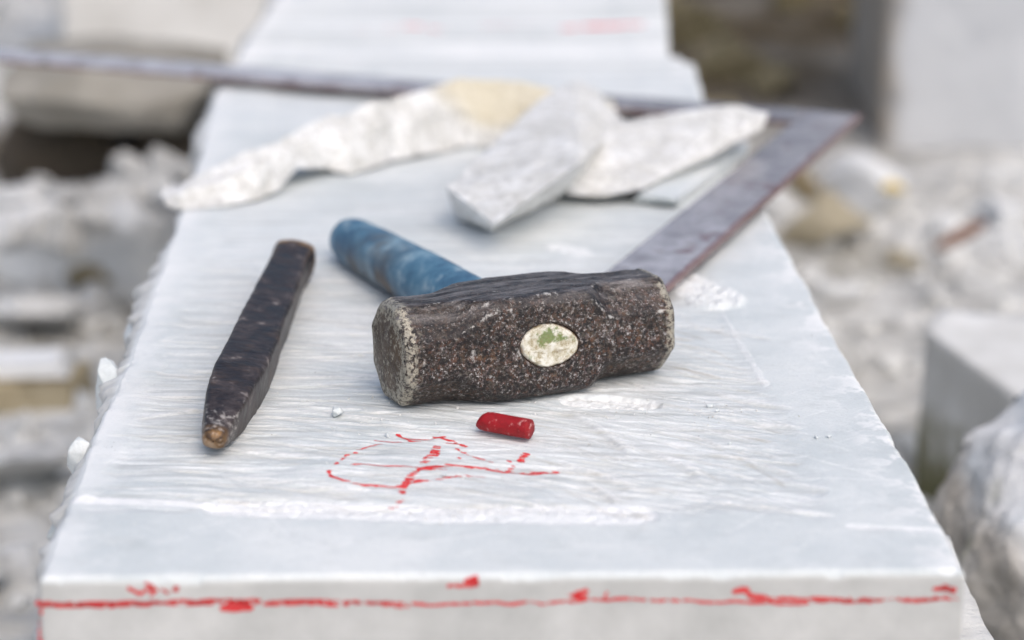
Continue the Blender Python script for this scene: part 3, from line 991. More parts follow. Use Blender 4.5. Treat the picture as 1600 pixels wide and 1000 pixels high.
corner = np.clip(1 - np.abs(np.abs(np.cos(AA)) - np.abs(np.sin(AA))) / 0.25, 0, 1)
rust = 0.95 * sstep(CL - 0.012, CL - 0.005, D + 0.003 * w1) + 0.6 * sstep(0.008, 0.001, D) + 0.25 * corner * sstep(CL - 0.05, CL - 0.01, D) + 0.12 * sstep(0.0, 0.6, w1)
dst = np.clip(1.3 * sstep(0.03, 0.006, D) + 0.5 * corner + 0.2 * w1, 0, 1)
q = np.stack([x, D, z], -1)
chis = loft("chisel", q, MAT_CHISEL, {"rust": np.clip(rust, 0, 1), "dust": dst})
dirv = (cb - ct).normalized()
rot = dirv.to_track_quat('Y', 'Z').to_matrix().to_4x4()
chis.matrix_world = Matrix.Translation(ct) @ rot @ Matrix.Rotation(math.radians(9), 4, 'Y')
tag(chis, "dark forged steel point chisel lying left of the hammer", "chisel")

# ------------------------------------------------------------------ crayon
ca = G(752, 664, 0.0042); cbb = G(822, 670, 0.0042)
a0 = G(748, 656, 0.0045); a1 = G(830, 671, 0.0045)
L = (a1 - a0).length
ns, na = 70, 64
s = np.linspace(0, 1, ns); aa = np.linspace(0, 2 * math.pi, na, endpoint=False)
S, AA = np.meshgrid(s, aa, indexing='ij')
rd = np.interp(s, [0, 0.01, 0.03, 0.10, 0.2, 0.965, 0.985, 0.992, 1.0], [0.0002, 0.0020, 0.0029, 0.0038, 0.0041, 0.0041, 0.0040, 0.0038, 0.0001])[:, None]
x = rd * np.cos(AA); z = rd * np.sin(AA); y = S * L
# the left end is broken off on a slant
y = np.where(S < 0.4, y + (0.4 - S) / 0.4 * 0.5 * z, y)
y = np.where(S > 0.985, 0.985 * L - (1 - S) * 0.012 + 0.0003 * fbm(x * 700, z * 700, 0, 9), y)
nf = fbm(x * 250, y * 250, z * 250, 44, 3)
x *= 1 + 0.018 * nf; z *= 1 + 0.018 * nf
endv = sstep(0.985, 0.99, S)
cr = loft("red_crayon", np.stack([x, y, z], -1), MAT_CRAYON, {"end": endv})
cr.matrix_world = Matrix.Translation(a0) @ (a1 - a0).to_track_quat('Y', 'Z').to_matrix().to_4x4()
tag(cr, "short broken stub of red wax crayon in front of the hammer", "crayon")

# ------------------------------------------------------------------ steel square
zq = 0.0050
corner_o = G(1346, 180, zq + 0.003)
e1 = G(1045, 447, zq + 0.003)            # far end direction of the arm that comes forward
e2 = G(0, 76, zq + 0.003)
d1 = (e1 - corner_o).normalized()
d2 = Vector((-d1.y, d1.x, 0))
if d2.dot(e2 - corner_o) < 0: d2 = -d2
d2m = (e2 - corner_o).normalized()
print("square angle check", math.degrees(d1.angle(d2m)))
d2 = d2m
aw = 0.0355
L1, L2 = 0.432, 0.72
pts2 = [(0, 0), (L1, 0), (L1, aw), (aw, aw), (aw, L2), (0, L2)]
def sq_grid(s0, s1, t0, t1, n1, n2):
    a = np.linspace(s0, s1, n1); b = np.linspace(t0, t1, n2)
    return np.meshgrid(a, b, indexing='ij')
def plate(name, s0, s1, t0, t1, n1, n2, parent, rust_side):
    Sg, Tg = sq_grid(s0, s1, t0, t1, n1, n2)
    x = corner_o.x + d1.x * Sg + d2.x * Tg; y = corner_o.y + d1.y * Sg + d2.y * Tg
    nzv = 0.0003 * fbm(x * 30, y * 30, 0, 5)
    ed = np.minimum(np.minimum(Sg - s0, s1 - Sg), np.minimum(Tg - t0, t1 - Tg))
    topz = zq + 0.004 + nzv - 0.0006 * sstep(0.0012, 0.0, ed)
    V0 = np.stack([x, y, topz], -1).reshape(-1, 3)
    V1 = np.stack([x, y, np.full_like(x, zq)], -1).reshape(-1, 3)
    ii = np.arange(n1 * n2).reshape(n1, n2)
    f = [np.stack([ii[:-1, :-1], ii[:-1, 1:], ii[1:, 1:], ii[1:, :-1]], -1).reshape(-1, 4)]
    f.append(f[0][:, ::-1] + n1 * n2)
    lp_ = np.concatenate([ii[0, :], ii[1:, -1], ii[-1, -2::-1], ii[-2:0:-1, 0]])
    nx_ = np.roll(lp_, -1)
    f.append(np.stack([lp_, lp_ + n1 * n2, nx_ + n1 * n2, nx_], -1))
    rn = fbm(x * 90, y * 90, 0, 9, 4)
    rv = sstep(0.0022, 0.0006, (Sg if rust_side == 's' else Tg) + 0.0012 * rn) * 0.9
    rv = np.clip(rv + 0.6 * sstep(0.35, 0.6, rn), 0, 1)
    lowr = np.clip(0.7 + rn, 0, 1)
    du = (0.85 * sstep(0.10, 0.45, Tg) + 0.0 * Sg) if rust_side == 's' else 0.35 * sstep(0.15, 0.40, Sg) + 0.1  # long arm: sky reflection painted as pale colour, plus dust
    return link(mesh_np(name, np.concatenate([V0, V1]), np.concatenate(f), MAT_SQUARE, False, {"rust": np.concatenate([rv.ravel(), lowr.ravel()]), "dust_sheen": np.concatenate([du.ravel(), du.ravel() * 0])}), parent)


def eps_steps(n): return n
sqr = bpy.data.objects.new("steel_square", None); link(sqr)
tag(sqr, "large flat steel L-shaped square lying behind the hammer under the stone chips", "square")
plate("short_arm", 0.0, L1, 0.0, aw, 400, 44, sqr, 't')
plate("long_arm", 0.0002, aw, aw + 0.00005, L2, 44, 500, sqr, 's')


# ------------------------------------------------------------------ stone chips
def refine(bm, target, maxit=9):
    bmesh.ops.triangulate(bm, faces=bm.faces[:])
    for _ in range(maxit):
        ed = [e for e in bm.edges if e.calc_length() > target]
        if not ed: break
        bmesh.ops.subdivide_edges(bm, edges=ed, cuts=1)
        bmesh.ops.triangulate(bm, faces=[f for f in bm.faces if len(f.verts) > 3])


def finish_stone(bm, name, mat, target, amp, freq, seed, patina_shade=None, smooth=True, chips=0.0):
    bmesh.ops.recalc_face_normals(bm, faces=bm.faces[:])
    refine(bm, target)
    bm.normal_update()
    me = bpy.data.meshes.new(name)
    bm.to_mesh(me); bm.free()
    nv = len(me.vertices)
    co = np.empty(nv * 3, np.float32); me.vertices.foreach_get("co", co); co = co.reshape(-1, 3).astype(float)
    no = np.empty(nv * 3, np.float32)
    no = np.array([v.normal[:] for v in me.vertices])
    f1 = fbm(co[:, 0] * freq, co[:, 1] * freq, co[:, 2] * freq, seed, 5, 0.58)
    f2 = np.abs(vnoise(co[:, 0] * freq * 0.5, co[:, 1] * freq * 0.5, co[:, 2] * freq * 0.5, seed + 3))
    co = co + no * (amp * f1 - amp * 0.6 * f2)[:, None]
    me.vertices.foreach_set("co", co.astype(np.float32).ravel())
    at = me.attributes.new("patina_shade", 'FLOAT', 'POINT')
    pv = patina_shade(co) if patina_shade else np.zeros(nv)
    at.data.foreach_set("value", np.asarray(pv, np.float32))
    me.polygons.foreach_set("use_smooth", np.full(len(me.polygons), smooth, dtype=bool))
    me.materials.append(mat)
    me.update()
    return me


def hull_mesh(pts):
    bm = bmesh.new()
    vsn = [bm.verts.new(p) for p in pts]
    r = bmesh.ops.convex_hull(bm, input=vsn)
    junk = [v for v in bm.verts if not v.link_faces]
    bmesh.ops.delete(bm, geom=junk, context='VERTS')
    return bm


def stone_obj(name, me, label, cat, group=None):
    # put the origin at the middle of the base
    nv = len(me.vertices)
    co = np.empty(nv * 3, np.float32); me.vertices.foreach_get("co", co); co = co.reshape(-1, 3)
    c = np.array([co[:, 0].mean(), co[:, 1].mean(), co[:, 2].min()])
    me.vertices.foreach_set("co", (co - c).ravel()); me.update()
    o = bpy.data.objects.new(name, me)
    o.location = c
    link(o)
    return tag(o, label, cat, group)


# long ragged flake (ochre crust on its right half)
st = [(256, 305, 319, 1.245), (268, 291, 324, 1.243), (300, 276, 327, 1.243), (349, 254, 325, 1.25), (406, 230, 314, 1.262), (432, 217, 299, 1.275), (467, 201, 263, 1.30), (502, 187, 262, 1.32),
      (520, 179, 266, 1.325), (546, 172, 273, 1.33), (590, 157, 263, 1.345), (616, 150, 254, 1.36), (647, 143, 249, 1.37), (699, 128, 236, 1.39), (730, 124, 229, 1.40), (770, 124, 229, 1.41), (812, 128, 232, 1.42), (868, 139, 212, 1.43)]
bm = bmesh.new()
rings = []
for (px, yt, yb, Y) in st:
    tpt = W(px, yt, Y + 0.026); bpt = W(px, yb, Y)
    if bpt.z < 0.0005: bpt = G(px, yb, 0.0005)
    m1 = (tpt * 0.62 + bpt * 0.38) + Vector((0, -0.006, 0.002))
    bk = Vector((tpt.x * 1.0, Y + 0.050, max(0.001, bpt.z * 0.7)))
    bt = tpt + Vector((0.001, 0.010, -0.004))
    rings.append([bm.verts.new(v) for v in (bpt, m1, tpt, bt, bk)])
for a, b in zip(rings[:-1], rings[1:]):
    for k in range(5):
        bm.faces.new((a[k], b[k], b[(k + 1) % 5], a[(k + 1) % 5]))
bm.faces.new(rings[0][::-1]); bm.faces.new(rings[-1])
xo = W(672, 180, 1.39).x


def patA(co):
    return 0.72 * sstep(-0.010, 0.012, co[:, 0] - xo - (0.040 - co[:, 2]) * 0.9 + 0.004 * fbm(co[:, 0] * 90, co[:, 1] * 90, co[:, 2] * 90, 4)) * sstep(0.006, 0.016, co[:, 2])


me = finish_stone(bm, "marble_chip", MAT_CHIP, 0.0042, 0.0030, 60, 5, patA, smooth=False)
stone_obj("marble_chip", me, "long ragged marble flake with ochre crust at its right half, behind the chisel", "stone chip", "marble chips lying across the slab")

B = [G(768, 363, 0.0), G(712, 342, 0.0), G(698, 292, 0.022), W(850, 148, 1.405), W(902, 124, 1.45), W(936, 142, 1.445), W(976, 192, 1.41),
     G(905, 285, 0.0), G(880, 306, 0.001), G(772, 350, 0.018), G(905, 255, 0.034), W(925, 190, 1.40), G(740, 300, 0.0)]
me = finish_stone(hull_mesh(B), "marble_chip", MAT_CHIP, 0.0040, 0.0015, 90, 9, smooth=False)
stone_obj("marble_chip", me, "blocky elongated white marble chip lying in the middle, leaning on the other two", "stone chip", "marble chips lying across the slab")

C = [G(884, 303, 0.005), G(935, 308, 0.005), G(1000, 297, 0.008), W(930, 205, 1.335), W(965, 190, 1.35), W(1060, 174, 1.365), W(1150, 162, 1.37), W(1203, 176, 1.365), W(1190, 202, 1.355), W(1130, 240, 1.33),
     W(1060, 272, 1.305), G(960, 250, 0.0), G(1040, 255, 0.004), W(1120, 190, 1.40), W(1040, 200, 1.41)]
me = finish_stone(hull_mesh(C), "marble_chip", MAT_CHIP, 0.0040, 0.0015, 90, 19, smooth=False)
stone_obj("marble_chip", me, "wedge shaped grey white marble chip pointing right towards the steel square", "stone chip", "marble chips lying across the slab")

Dp = [G(985, 316, 0.0), G(1010, 288, 0.0), G(1120, 228, 0.0), G(1172, 222, 0.0), G(1168, 244, 0.0), G(1060, 322, 0.0), G(1000, 300, 0.007), G(1125, 228, 0.008), G(1160, 230, 0.007), G(1055, 312, 0.006)]
me = finish_stone(hull_mesh(Dp), "marble_chip", MAT_SLAB, 0.003, 0.0010, 80, 29)
stone_obj("marble_chip", me, "thin flat white marble flake under the wedge shaped chip", "stone chip", "marble chips lying across the slab")
E = [W(925, 190, 1.47), W(968, 186, 1.47), W(958, 158, 1.475), W(930, 150, 1.48), W(925, 190, 1.50), W(968, 186, 1.50), G(930, 200, 0.0), G(968, 200, 0.0), W(945, 170, 1.465), W(935, 160, 1.50)]
me = finish_stone(hull_mesh(E), "marble_chip", MAT_CHIP, 0.003, 0.0015, 80, 39, lambda co: np.full(len(co), 0.45))
stone_obj("marble_chip", me, "small cream marble chip peeking out behind the middle chip", "stone chip", "marble chips lying across the slab")

# crumbs on the slab
crumbs = [(527, 647, 3.2, "largest translucent marble crumb, on the slab between chisel point and hammer"),
          (695, 741, 1.5, "tiny white marble crumb on the red drawing"),
          (606, 679, 1.3, "tiny white marble crumb just above the red drawing"),
          (1109, 634, 1.7, "tiny white crumb on the slab right of the hammer, larger of a close pair"),
          (1121, 641, 1.2, "tiny white crumb on the slab right of the hammer, smaller of a close pair"),
          (1295, 684, 1.3, "tiny white crumb near the right edge of the slab, right of two"),
          (1276, 685, 1.2, "tiny white crumb near the right edge of the slab, left of two"),
          (1140, 691, 1.0, "tiny white crumb in the gouges far right of the red crayon")]
for i, (px, py, r, lab) in enumerate(crumbs):
    p = G(px, py, 0.0)
    r *= 0.001
    z0 = float(slab_h(p.x, p.y))
    pp = [Vector((p.x, p.y, z0 + r * 0.55)) + Vector((random.uniform(-1, 1), random.uniform(-1, 1), random.uniform(-.6, .75))).normalized() * r * random.uniform(0.75, 1.1) for _ in range(14)]
    me = finish_stone(hull_mesh(pp), "marble_crumb", MAT_SLAB, r * 0.35, r * 0.12, 900, 50 + i)
    stone_obj("marble_crumb", me, lab, "marble crumb", "crumbs of marble on the slab top")

# marble dust: grains nobody could count
gv, gf = [], []
octa = np.array([(1, 0, 0), (-1, 0, 0), (0, 1, 0), (0, -1, 0), (0, 0, 1), (0, 0, -1)], float)
of = np.array([(0, 2, 4), (2, 1, 4), (1, 3, 4), (3, 0, 4), (2, 0, 5), (1, 2, 5), (3, 1, 5), (0, 3, 5)])
cntg = 0
def put_grain(px, py, r):
    global cntg
    p = G(px, py)
    z0 = float(slab_h(p.x, p.y))
    o8 = octa * (r * rng.uniform(0.5, 1.1, (6, 1))) @ np.linalg.qr(rng.normal(size=(3, 3)))[0]
    gv.append(o8 + np.array([p.x, p.y, z0 + r * 0.3])); gf.append(of + cntg); cntg += 6
for k in range(520):
    put_grain(random.uniform(160, 1350), random.uniform(480, 860), 0.00012 + 0.00045 * random.random() ** 5)
for (cx, cy_, sx, sy, nn_) in [(1120, 638, 30, 9, 60), (880, 690, 60, 12, 40), (1090, 470, 40, 25, 90), (800, 800, 110, 9, 120), (700, 620, 150, 12, 60), (960, 635, 50, 8, 60), (600, 660, 80, 15, 40)]:
    for k in range(nn_):
        a_, b_ = random.gauss(cx, sx), random.gauss(cy_, sy)
        if 130 < a_ < 1330: put_grain(a_, b_, 0.0002 + 0.0007 * random.random() ** 4)
o = link(mesh_np("marble_dust", np.concatenate(gv), np.concatenate(gf), MAT_CHIP, False))
tag(o, "fine white marble grains scattered over the slab top", "marble dust", kind="stuff")


# angular pieces still hanging on the slab's broken left flank
for i, (px, py, rx_, ry_, rz_, z) in enumerate([(162, 615, .0085, .012, .016, -.016), (118, 745, .0075, .010, .017, -.017), (92, 828, .007, .014, .012, -.018), (236, 450, .007, .016, .009, -.013), (205, 520, .007, .018, .010, -.015), (82, 880, .005, .010, .012, -.02)]):
    c = G(px, py, z)
    rs = random.Random(70 + i)
    pp = []
    for k in range(13):
        v = Vector((rs.gauss(0, 1), rs.gauss(0, 1), rs.gauss(0, 1))).normalized() * rs.uniform(0.8, 1.1)
        pp.append(Vector((c.x + 0.003 + rx_ * v.x, c.y + ry_ * v.y, c.z + rz_ * v.z)))
    me = finish_stone(hull_mesh(pp), "broken_lump", MAT_SLAB, 0.0012, 0.0011, 150, 90 + i)
    link(bpy.data.objects.new("broken_lump", me), slab)


# ------------------------------------------------------------------ block under the slab
def box_stone(name, corners, z0, z1, mat, seed, label, cat, target=0.02, amp=0.008, freq=9, shrink=0.97, group=None, smooth=True, patina_shade=None):
    c = Vector((sum(x for x, y in corners) / len(corners), sum(y for x, y in corners) / len(corners), 0))
    pts = []
    for (x, y) in corners:
        pts.append(Vector((x, y, z0)))
        v = Vector((x, y, 0)) - c
        pts.append(c + v * shrink + Vector((0, 0, z1)))
    me = finish_stone(hull_mesh(pts), name, mat, target, amp, freq, seed, patina_shade, smooth=smooth)
    o = stone_obj(name, me, label, cat, group)
    return o


box_stone("support_block", [(-0.13, 0.86), (0.200, 0.862), (0.202, 0.99), (-0.14, 1.05)], GZ - 0.03, -TH - 0.001, MAT_WHITE, 4, "rough pale block the marble slab rests on, glimpsed below its right front corner", "stone block", 0.012, 0.003, 30, 1.0)
box_stone("support_block", [(-0.12, 1.75), (0.11, 1.75), (0.11, 2.15), (-0.12, 2.15)], GZ - 0.03, -TH - 0.001, MAT_WHITE, 6, "pale block holding up the far end of the marble slab", "stone block", 0.02, 0.004, 30, 1.0)


# ------------------------------------------------------------------ named background blocks
def at_z(px, py, z): return G(px, py, z)


def mat_tall():
    m = M("tall_block_stone", 0.85, 0, 0.25)
    a = m.noise(5, 7, 0.62)
    c = m.ramp(a, [(0.3, (0.56, 0.575, 0.59)), (0.65, (0.72, 0.73, 0.74))])
    c = m.mix(m.attr("patina_shade"), c, (0.34, 0.30, 0.25))  # brown left face: its shade is painted into the colour
    return m.done(c, None, m.bump(m.noise(30, 6), 0.5, 0.006))


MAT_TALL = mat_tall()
# tall block upper right
p0 = G(1312, 205, GZ); p1 = G(1372, 232, GZ); p2 = G(1760, 262, GZ)
dv = Vector((p2.x - p1.x, p2.y - p1.y)); lv = Vector((p0.x - p1.x, p0.y - p1.y))
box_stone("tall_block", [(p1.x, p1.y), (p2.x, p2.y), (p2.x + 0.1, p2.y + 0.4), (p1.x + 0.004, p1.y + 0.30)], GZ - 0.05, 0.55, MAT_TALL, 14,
          "tall pale grey stone block standing at the right behind the slab", "stone block", 0.04, 0.012, 5, 0.99, patina_shade=lambda co: sstep(p1.x + 0.022, p1.x + 0.008, co[:, 0] + 0.004 * fbm(co[:, 0] * 9, co[:, 1] * 9, co[:, 2] * 9, 3)))
# squared block with a bright top, middle right
zt = -0.165
q0 = G(1442, 512, zt); q1 = G(1475, 494, zt); q2 = G(1720, 520, zt); q3 = G(1640, 660, zt)
box_stone("cut_block", [(q0.x, q0.y), (q1.x, q1.y + 0.02), (q2.x, q2.y + 0.03), (q3.x, q3.y)], GZ - 0.03, zt, MAT_MOSSFOOT, 24,
          "low squared marble block with bright flat top at the right edge", "stone block", 0.015, 0.003, 12, 1.0, patina_shade=lambda co: sstep(zt - 0.02, zt - 0.11, co[:, 2]))
# boulder close on the right
def boulder(name, c, r, mat, seed, label, target=0.012, amp=0.012, npt=60, freq=14, group=None, cat="boulder", patina_shade=None, ex=0.75):
    rs = random.Random(seed)
    pts = []
    for k in range(npt):
        v = Vector((rs.gauss(0, 1), rs.gauss(0, 1), rs.gauss(0, 1))).normalized()
        v = Vector((math.copysign(abs(v.x) ** ex, v.x), math.copysign(abs(v.y) ** ex, v.y), math.copysign(abs(v.z) ** ex, v.z)))
        f = rs.uniform(0.86, 1.05)
        pts.append(Vector((c[0] + r[0] * v.x * f, c[1] + r[1] * v.y * f, c[2] + r[2] * v.z * f)))
    me = finish_stone(hull_mesh(pts), name, mat, target, amp, freq, seed, patina_shade)
    return stone_obj(name, me, label, cat, group)


def mat_boulder():
    m = M("white_topped_boulder", 0.8, 0, 0.3)
    a = m.noise(16, 7, 0.65)
    c = m.ramp(a, [(0.34, (0.24, 0.22, 0.195)), (0.5, (0.48, 0.455, 0.42)), (0.64, (0.70, 0.68, 0.65))])
    w = m.noise(11, 6, 0.6)
    white = m.ramp(m.noise(18, 6), [(0.35, (0.50, 0.55, 0.60)), (0.6, (0.78, 0.79, 0.80))])
    c = m.mix(m.attr("patina_shade"), c, white)
    g_ = m.noise(9, 5, 0.6)
    c = m.mix(m.math('MULTIPLY', m.step(g_, 0.58, 0.68), 0.6), c, (0.30, 0.29, 0.16))
    return m.done(c, None, m.bump(a, 0.7, 0.01))


bc = W(1716, 860, 1.17)
boulder("boulder", (bc.x, 1.17, -0.186), (0.100, 0.10, 0.118), mat_boulder(), 5, "rounded grey boulder with white broken top close to the right edge of the slab", 0.005, 0.012, 90, 26, ex=1.0,
        patina_shade=lambda co: sstep(-0.012, 0.012, (co[:, 0] - bc.x) * 0.9 + (co[:, 2] + 0.165) * 0.35 + 0.050 + 0.02 * fbm(co[:, 0] * 25, co[:, 1] * 25, co[:, 2] * 25, 3)))

# left side: pale block at the back, big rock under the long arm, brown stone
c = W(255, 40, 2.75)
box_stone("pale_block", [(W(95, 40, 3.05).x, 3.05), (W(425, 40, 3.15).x, 3.15), (W(440, 40, 3.5).x, 3.5), (W(85, 40, 3.4).x, 3.4)], GZ - 0.03, 0.05, MAT_WHITE, 34,
          "pale upright marble block at the back left beyond the slab", "stone block", 0.025, 0.008, 7, 0.98)
c = W(168, 140, 2.30)
boulder("grey_rock", (c.x, 2.33, c.z), (0.122, 0.13, 0.045), MAT_GREY, 8, "wide grey tan rock lying under the long arm of the steel square", 0.01, 0.006, 50, 18)
MAT_GAP_SHADE = mat_stone("gap_shade_soil", (0.06, 0.047, 0.033), (0.12, 0.095, 0.068), (0.22, 0.185, 0.14))  # earth brown taken darker to paint in the gap's shade
boulder("gap_shade_rock", (c.x - 0.06, 2.40, (c.z + GZ) / 2 - 0.03), (0.08, 0.09, 0.085), MAT_GAP_SHADE, 18, "earthy rock, coloured dark for the shaded gap, under the left half of the wide grey tan rock", 0.012, 0.006, 40, 18)
boulder("gap_shade_rock", (c.x + 0.07, 2.42, (c.z + GZ) / 2 - 0.03), (0.07, 0.09, 0.085), MAT_GAP_SHADE, 28, "earthy rock, coloured dark for the shaded gap, under the right half of the wide grey tan rock", 0.012, 0.006, 40, 18)
Yt = 1.72
c = W(30, 625, Yt)
zb, zm, zt_ = W(60, 672, Yt).z, W(60, 604, Yt).z, W(60, 596, Yt).z
box_stone("tan_slab", [(c.x - 0.20, Yt - 0.01), (c.x + 0.046, Yt), (c.x + 0.050, Yt + 0.07), (c.x - 0.2, Yt + 0.09)], zb - 0.02, zm, MAT_TAN, 44,
          "flat stone with ochre broken side sticking in from the left edge", "stone block", 0.008, 0.006, 22, 0.97)
box_stone("pale_stone", [(c.x - 0.21, Yt + 0.0), (c.x + 0.040, Yt + 0.012), (c.x + 0.035, Yt + 0.055), (c.x - 0.22, Yt + 0.07)], zm + 0.001, zt_ + 0.010, MAT_WHITE, 46,
          "pale marble piece resting on the ochre sided stone at the left edge", "stone block", 0.008, 0.005, 22, 0.93)

# ------------------------------------------------------------------ rubble
def rubble_mesh(seed, kind):
    rs = random.Random(seed)
    asp = (rs.uniform(0.8, 1.3), rs.uniform(0.7, 1.1), rs.uniform(0.4, 0.8))
    pts = []
    for k in range(rs.randint(12, 22)):
        v = Vector((rs.gauss(0, 1), rs.gauss(0, 1), rs.gauss(0, 1))).normalized() * rs.uniform(0.75, 1.1)
        pts.append(Vector((v.x * asp[0], v.y * asp[1], v.z * asp[2])))
    return finish_stone(hull_mesh(pts), "rubble_stone", {"w": MAT_WHITE, "m": MAT_MOSSY, "t": MAT_TAN}[kind], 0.3, 0.10, 1.6, seed, None, False)


RM = {"w": [rubble_mesh(200 + i, "w") for i in range(12)], "m": [rubble_mesh(300 + i, "m") for i in range(7)], "t": [rubble_mesh(400 + i, "t") for i in range(5)]}


def rubble(n_, x0, x1, y0, y1, r0, r1, kinds, label, group, avoid=None, seed=1, lift=0.3):
    rs = random.Random(seed)
    k = 0; tries = 0
    placed = []
    while k < n_ and tries < n_ * 60:
        tries += 1
        x, y = rs.uniform(x0, x1), rs.uniform(y0, y1)
        r = r0 + (r1 - r0) * rs.random() ** 2
        if -0.20 - r < x < 0.225 + r and y < 2.3 + r: continue
        if avoid and avoid(x, y, r): continue
        if any((x - a) ** 2 + (y - b) ** 2 < (0.72 * (r + c_)) ** 2 for a, b, c_ in placed): continue
        placed.append((x, y, r))
        kd = rs.choice(kinds)
        me = rs.choice(RM[kd])
        o = bpy.data.objects.new("rubble_stone", me)
        o.location = (x, y, float(ground_h(np.array(x), np.array(y))) + r * lift)
        o.rotation_euler = (rs.uniform(-.4, .4), rs.uniform(-.4, .4), rs.uniform(0, 6.28))
        o.scale = (r, r, r)
        link(o)
        tag(o, label, "stone", group)
        k += 1


def avr(x, y, r):     # keep clear of the named blocks
    if x > 0.36 and y > 2.55 and x < 1.4: return True
    if y > 2.5 and x < 0.5: return True
    if 0.20 < x < 0.52 and 1.05 - r < y < 1.30 + r: return True
    if 0.33 - r < x < 0.62 and 1.5 - r < y < 1.95 + r: return True
    return False


def avl(x, y, r):
    if x < -0.26 and 1.66 - r < y < 1.95 + r: return True
    if -0.62 < x < -0.20 and 2.25 - r < y < 2.52 + r: return True
    if -0.95 < x < -0.20 and 2.5 < y < 2.95: return True
    return False


rubble(115, 0.22, 1.10, 1.10, 2.85, 0.02, 0.08, "wwwwwt", "white marble rubble stone on the ground right of the slab", "white rubble right of the slab", avr, 3)
rs_ = random.Random(99)
for (px, py, r_) in [(205, 250, .034), (262, 238, .030), (300, 262, .026), (240, 285, .034), (290, 300, .03), (190, 300, .03), (20, 290, .035), (70, 275, .028), (115, 300, .034), (150, 330, .03), (45, 335, .036), (100, 345, .03), (0, 350, .03), (215, 335, .032), (160, 285, .022)]:
    c = W(px, py, 2.16 - 0.0012 * (py - 240))
    o = bpy.data.objects.new("rubble_stone", rs_.choice(RM["w"]))
    o.location = c - Vector((0, 0, r_ * 0.3)); o.scale = (r_, r_, max(r_, (c.z - GZ) * 1.0) if False else r_)
    o.rotation_euler = (rs_.uniform(-.5, .5), rs_.uniform(-.5, .5), rs_.uniform(0, 6))
    link(o); tag(o, "white marble stone piled in the heap below the dark gap at the left", "stone", "heap of white stones below the dark gap")
# the bed the heap lies on
boulder("rubble_stone", (W(150, 330, 2.2).x, 2.22, -0.30), (0.21, 0.10, 0.085), MAT_WHITE, 64, "broad pale stone buried under the heap of white stones at the left", 0.012, 0.010, 50, 18)
rubble(115, -0.75, -0.20, 0.85, 2.60, 0.02, 0.07, "wwwwwt", "white marble rubble stone on the ground left of the slab", "white rubble left of the slab", avl, 5)
rubble(52, 0.10, 1.2, 2.45, 4.9, 0.04, 0.16, "mmmt", "mossy brown stone in the dark rubble behind the slab", "mossy rubble behind the slab", lambda x, y, r: (x > 0.40 - r * 0.7 and 2.35 < y < 3.5), 8)
rubble(24, -2.0, -0.1, 3.2, 5.2, 0.06, 0.20, "mtw", "tan stone in the rubble behind the pale block at the back left", "tan rubble at the back left", None, 12)

# small gravel between the stones
gv, gf = [], []; cntg = 0
for k in range(5200):
    side = random.random() < 0.5
    x = random.uniform(0.2, 1.5) if side else random.uniform(-1.4, -0.17)
    y = 0.9 + 3.2 * random.random() ** 1.3
    if y > 2.5 and x > 0: continue
    if math.hypot((x + 0.50) / 0.42, (y - 2.78) / 0.24) < 1 and random.random() < 0.85: continue
    r = 0.004 + 0.018 * random.random() ** 3
    o8 = octa * (r * rng.uniform(0.6, 1.1, (6, 1))) @ np.linalg.qr(rng.normal(size=(3, 3)))[0]
    gv.append(o8 + np.array([x, y, 0])); gf.append(of + cntg); cntg += 6
gv = np.concatenate(gv)
cen = gv.reshape(-1, 6, 3).mean(1)
gv[:, 2] += np.repeat(ground_h(cen[:, 0], cen[:, 1]) + 0.004, 6)
o = link(mesh_np("gravel", gv, np.concatenate(gf), MAT_WHITE, False))
tag(o, "loose pale marble gravel between the rubble stones", "gravel", kind="stuff")


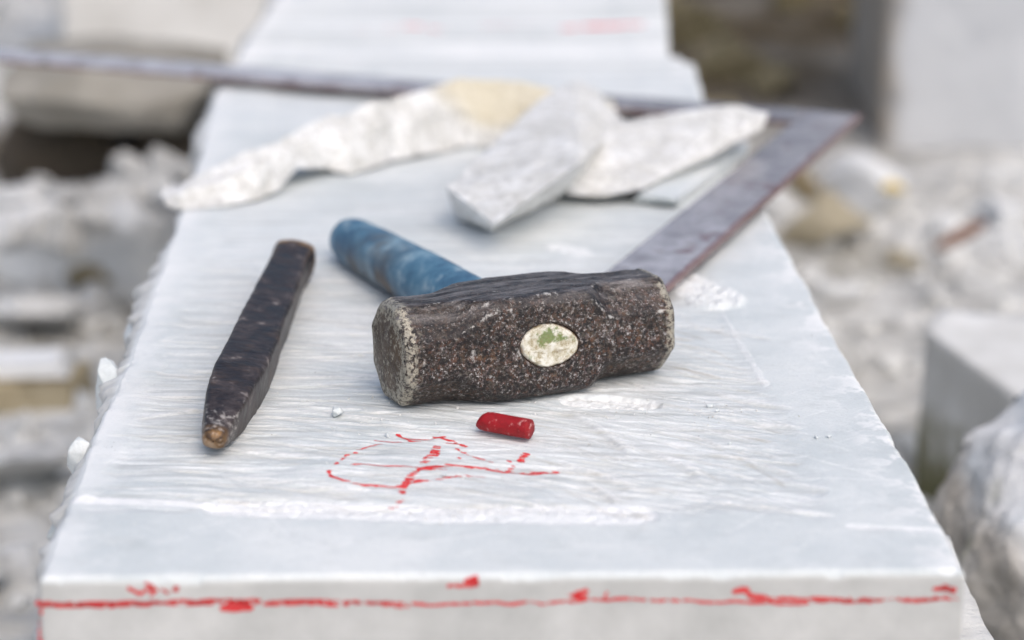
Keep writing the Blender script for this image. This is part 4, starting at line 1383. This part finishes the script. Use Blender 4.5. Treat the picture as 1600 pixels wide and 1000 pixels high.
# a dry leaf and a rusty stick
def leaf(name, p, L, wd, rz, colr, label, cat):
    m = M(name + "_surface", 0.7)
    cc = m.ramp(m.noise(120, 4), [(0.3, tuple(c * 0.7 for c in colr)), (0.7, colr)])
    bm = bmesh.new()
    rows = []
    for i in range(13):
        t = i / 12
        w_ = wd * math.sin(math.pi * min(1, t * 0.96 + 0.03)) ** 0.8 + 0.0006
        zc = 0.004 * math.sin(t * 3) + 0.002
        rows.append([bm.verts.new((t * L - L / 2, j * w_ / 2, zc + 0.18 * abs(j) * w_ / 2)) for j in (-2, -1, 0, 1, 2)])
    for a, b in zip(rows[:-1], rows[1:]):
        for j in range(4): bm.faces.new((a[j], b[j], b[j + 1], a[j + 1]))
    me = bpy.data.meshes.new(name); bm.to_mesh(me); bm.free(); me.materials.append(m.done(cc))
    o = bpy.data.objects.new(name, me); o.location = p; o.rotation_euler = (0.3, 0.1, rz)
    md = o.modifiers.new("thickness", 'SOLIDIFY'); md.thickness = 0.0008
    link(o); return tag(o, label, cat)


p = G(1396, 300, -0.235)
leaf("dry_leaf", p, 0.026, 0.010, 0.3, (0.60, 0.44, 0.12), "small yellow dry leaf on the rubble right of the square", "leaf")
a_, b_ = G(1462, 388, -0.235), G(1535, 350, -0.235)
rg = []
for i, t in enumerate(np.linspace(0, 1, 24)):
    c_ = a_.lerp(b_, float(t)); r_ = 0.0048 * (0.25 + math.sin(math.pi * min(1, 0.06 + t * 0.9)) ** 0.5) * (1 + 0.35 * t)
    d_ = (b_ - a_).normalized(); u_ = d_.cross(Vector((0, 0, 1))).normalized(); v_ = u_.cross(d_)
    rg.append([c_ + u_ * r_ * math.cos(an) * (1 + 0.2 * math.sin(3 * an + i)) + v_ * r_ * math.sin(an) for an in np.linspace(0, 2 * math.pi, 12, endpoint=False)])
ms = M("rusty_bark", 0.8)
sm = ms.done(ms.ramp(ms.noise(90, 5), [(0.3, (0.12, 0.06, 0.04)), (0.7, (0.27, 0.15, 0.10))]), None, None)
o = loft("stick", np.array([[tuple(v) for v in r] for r in rg]), sm)
tag(o, "short reddish brown stick lying on the rubble at the right", "stick")
print("objects", len(bpy.data.objects))
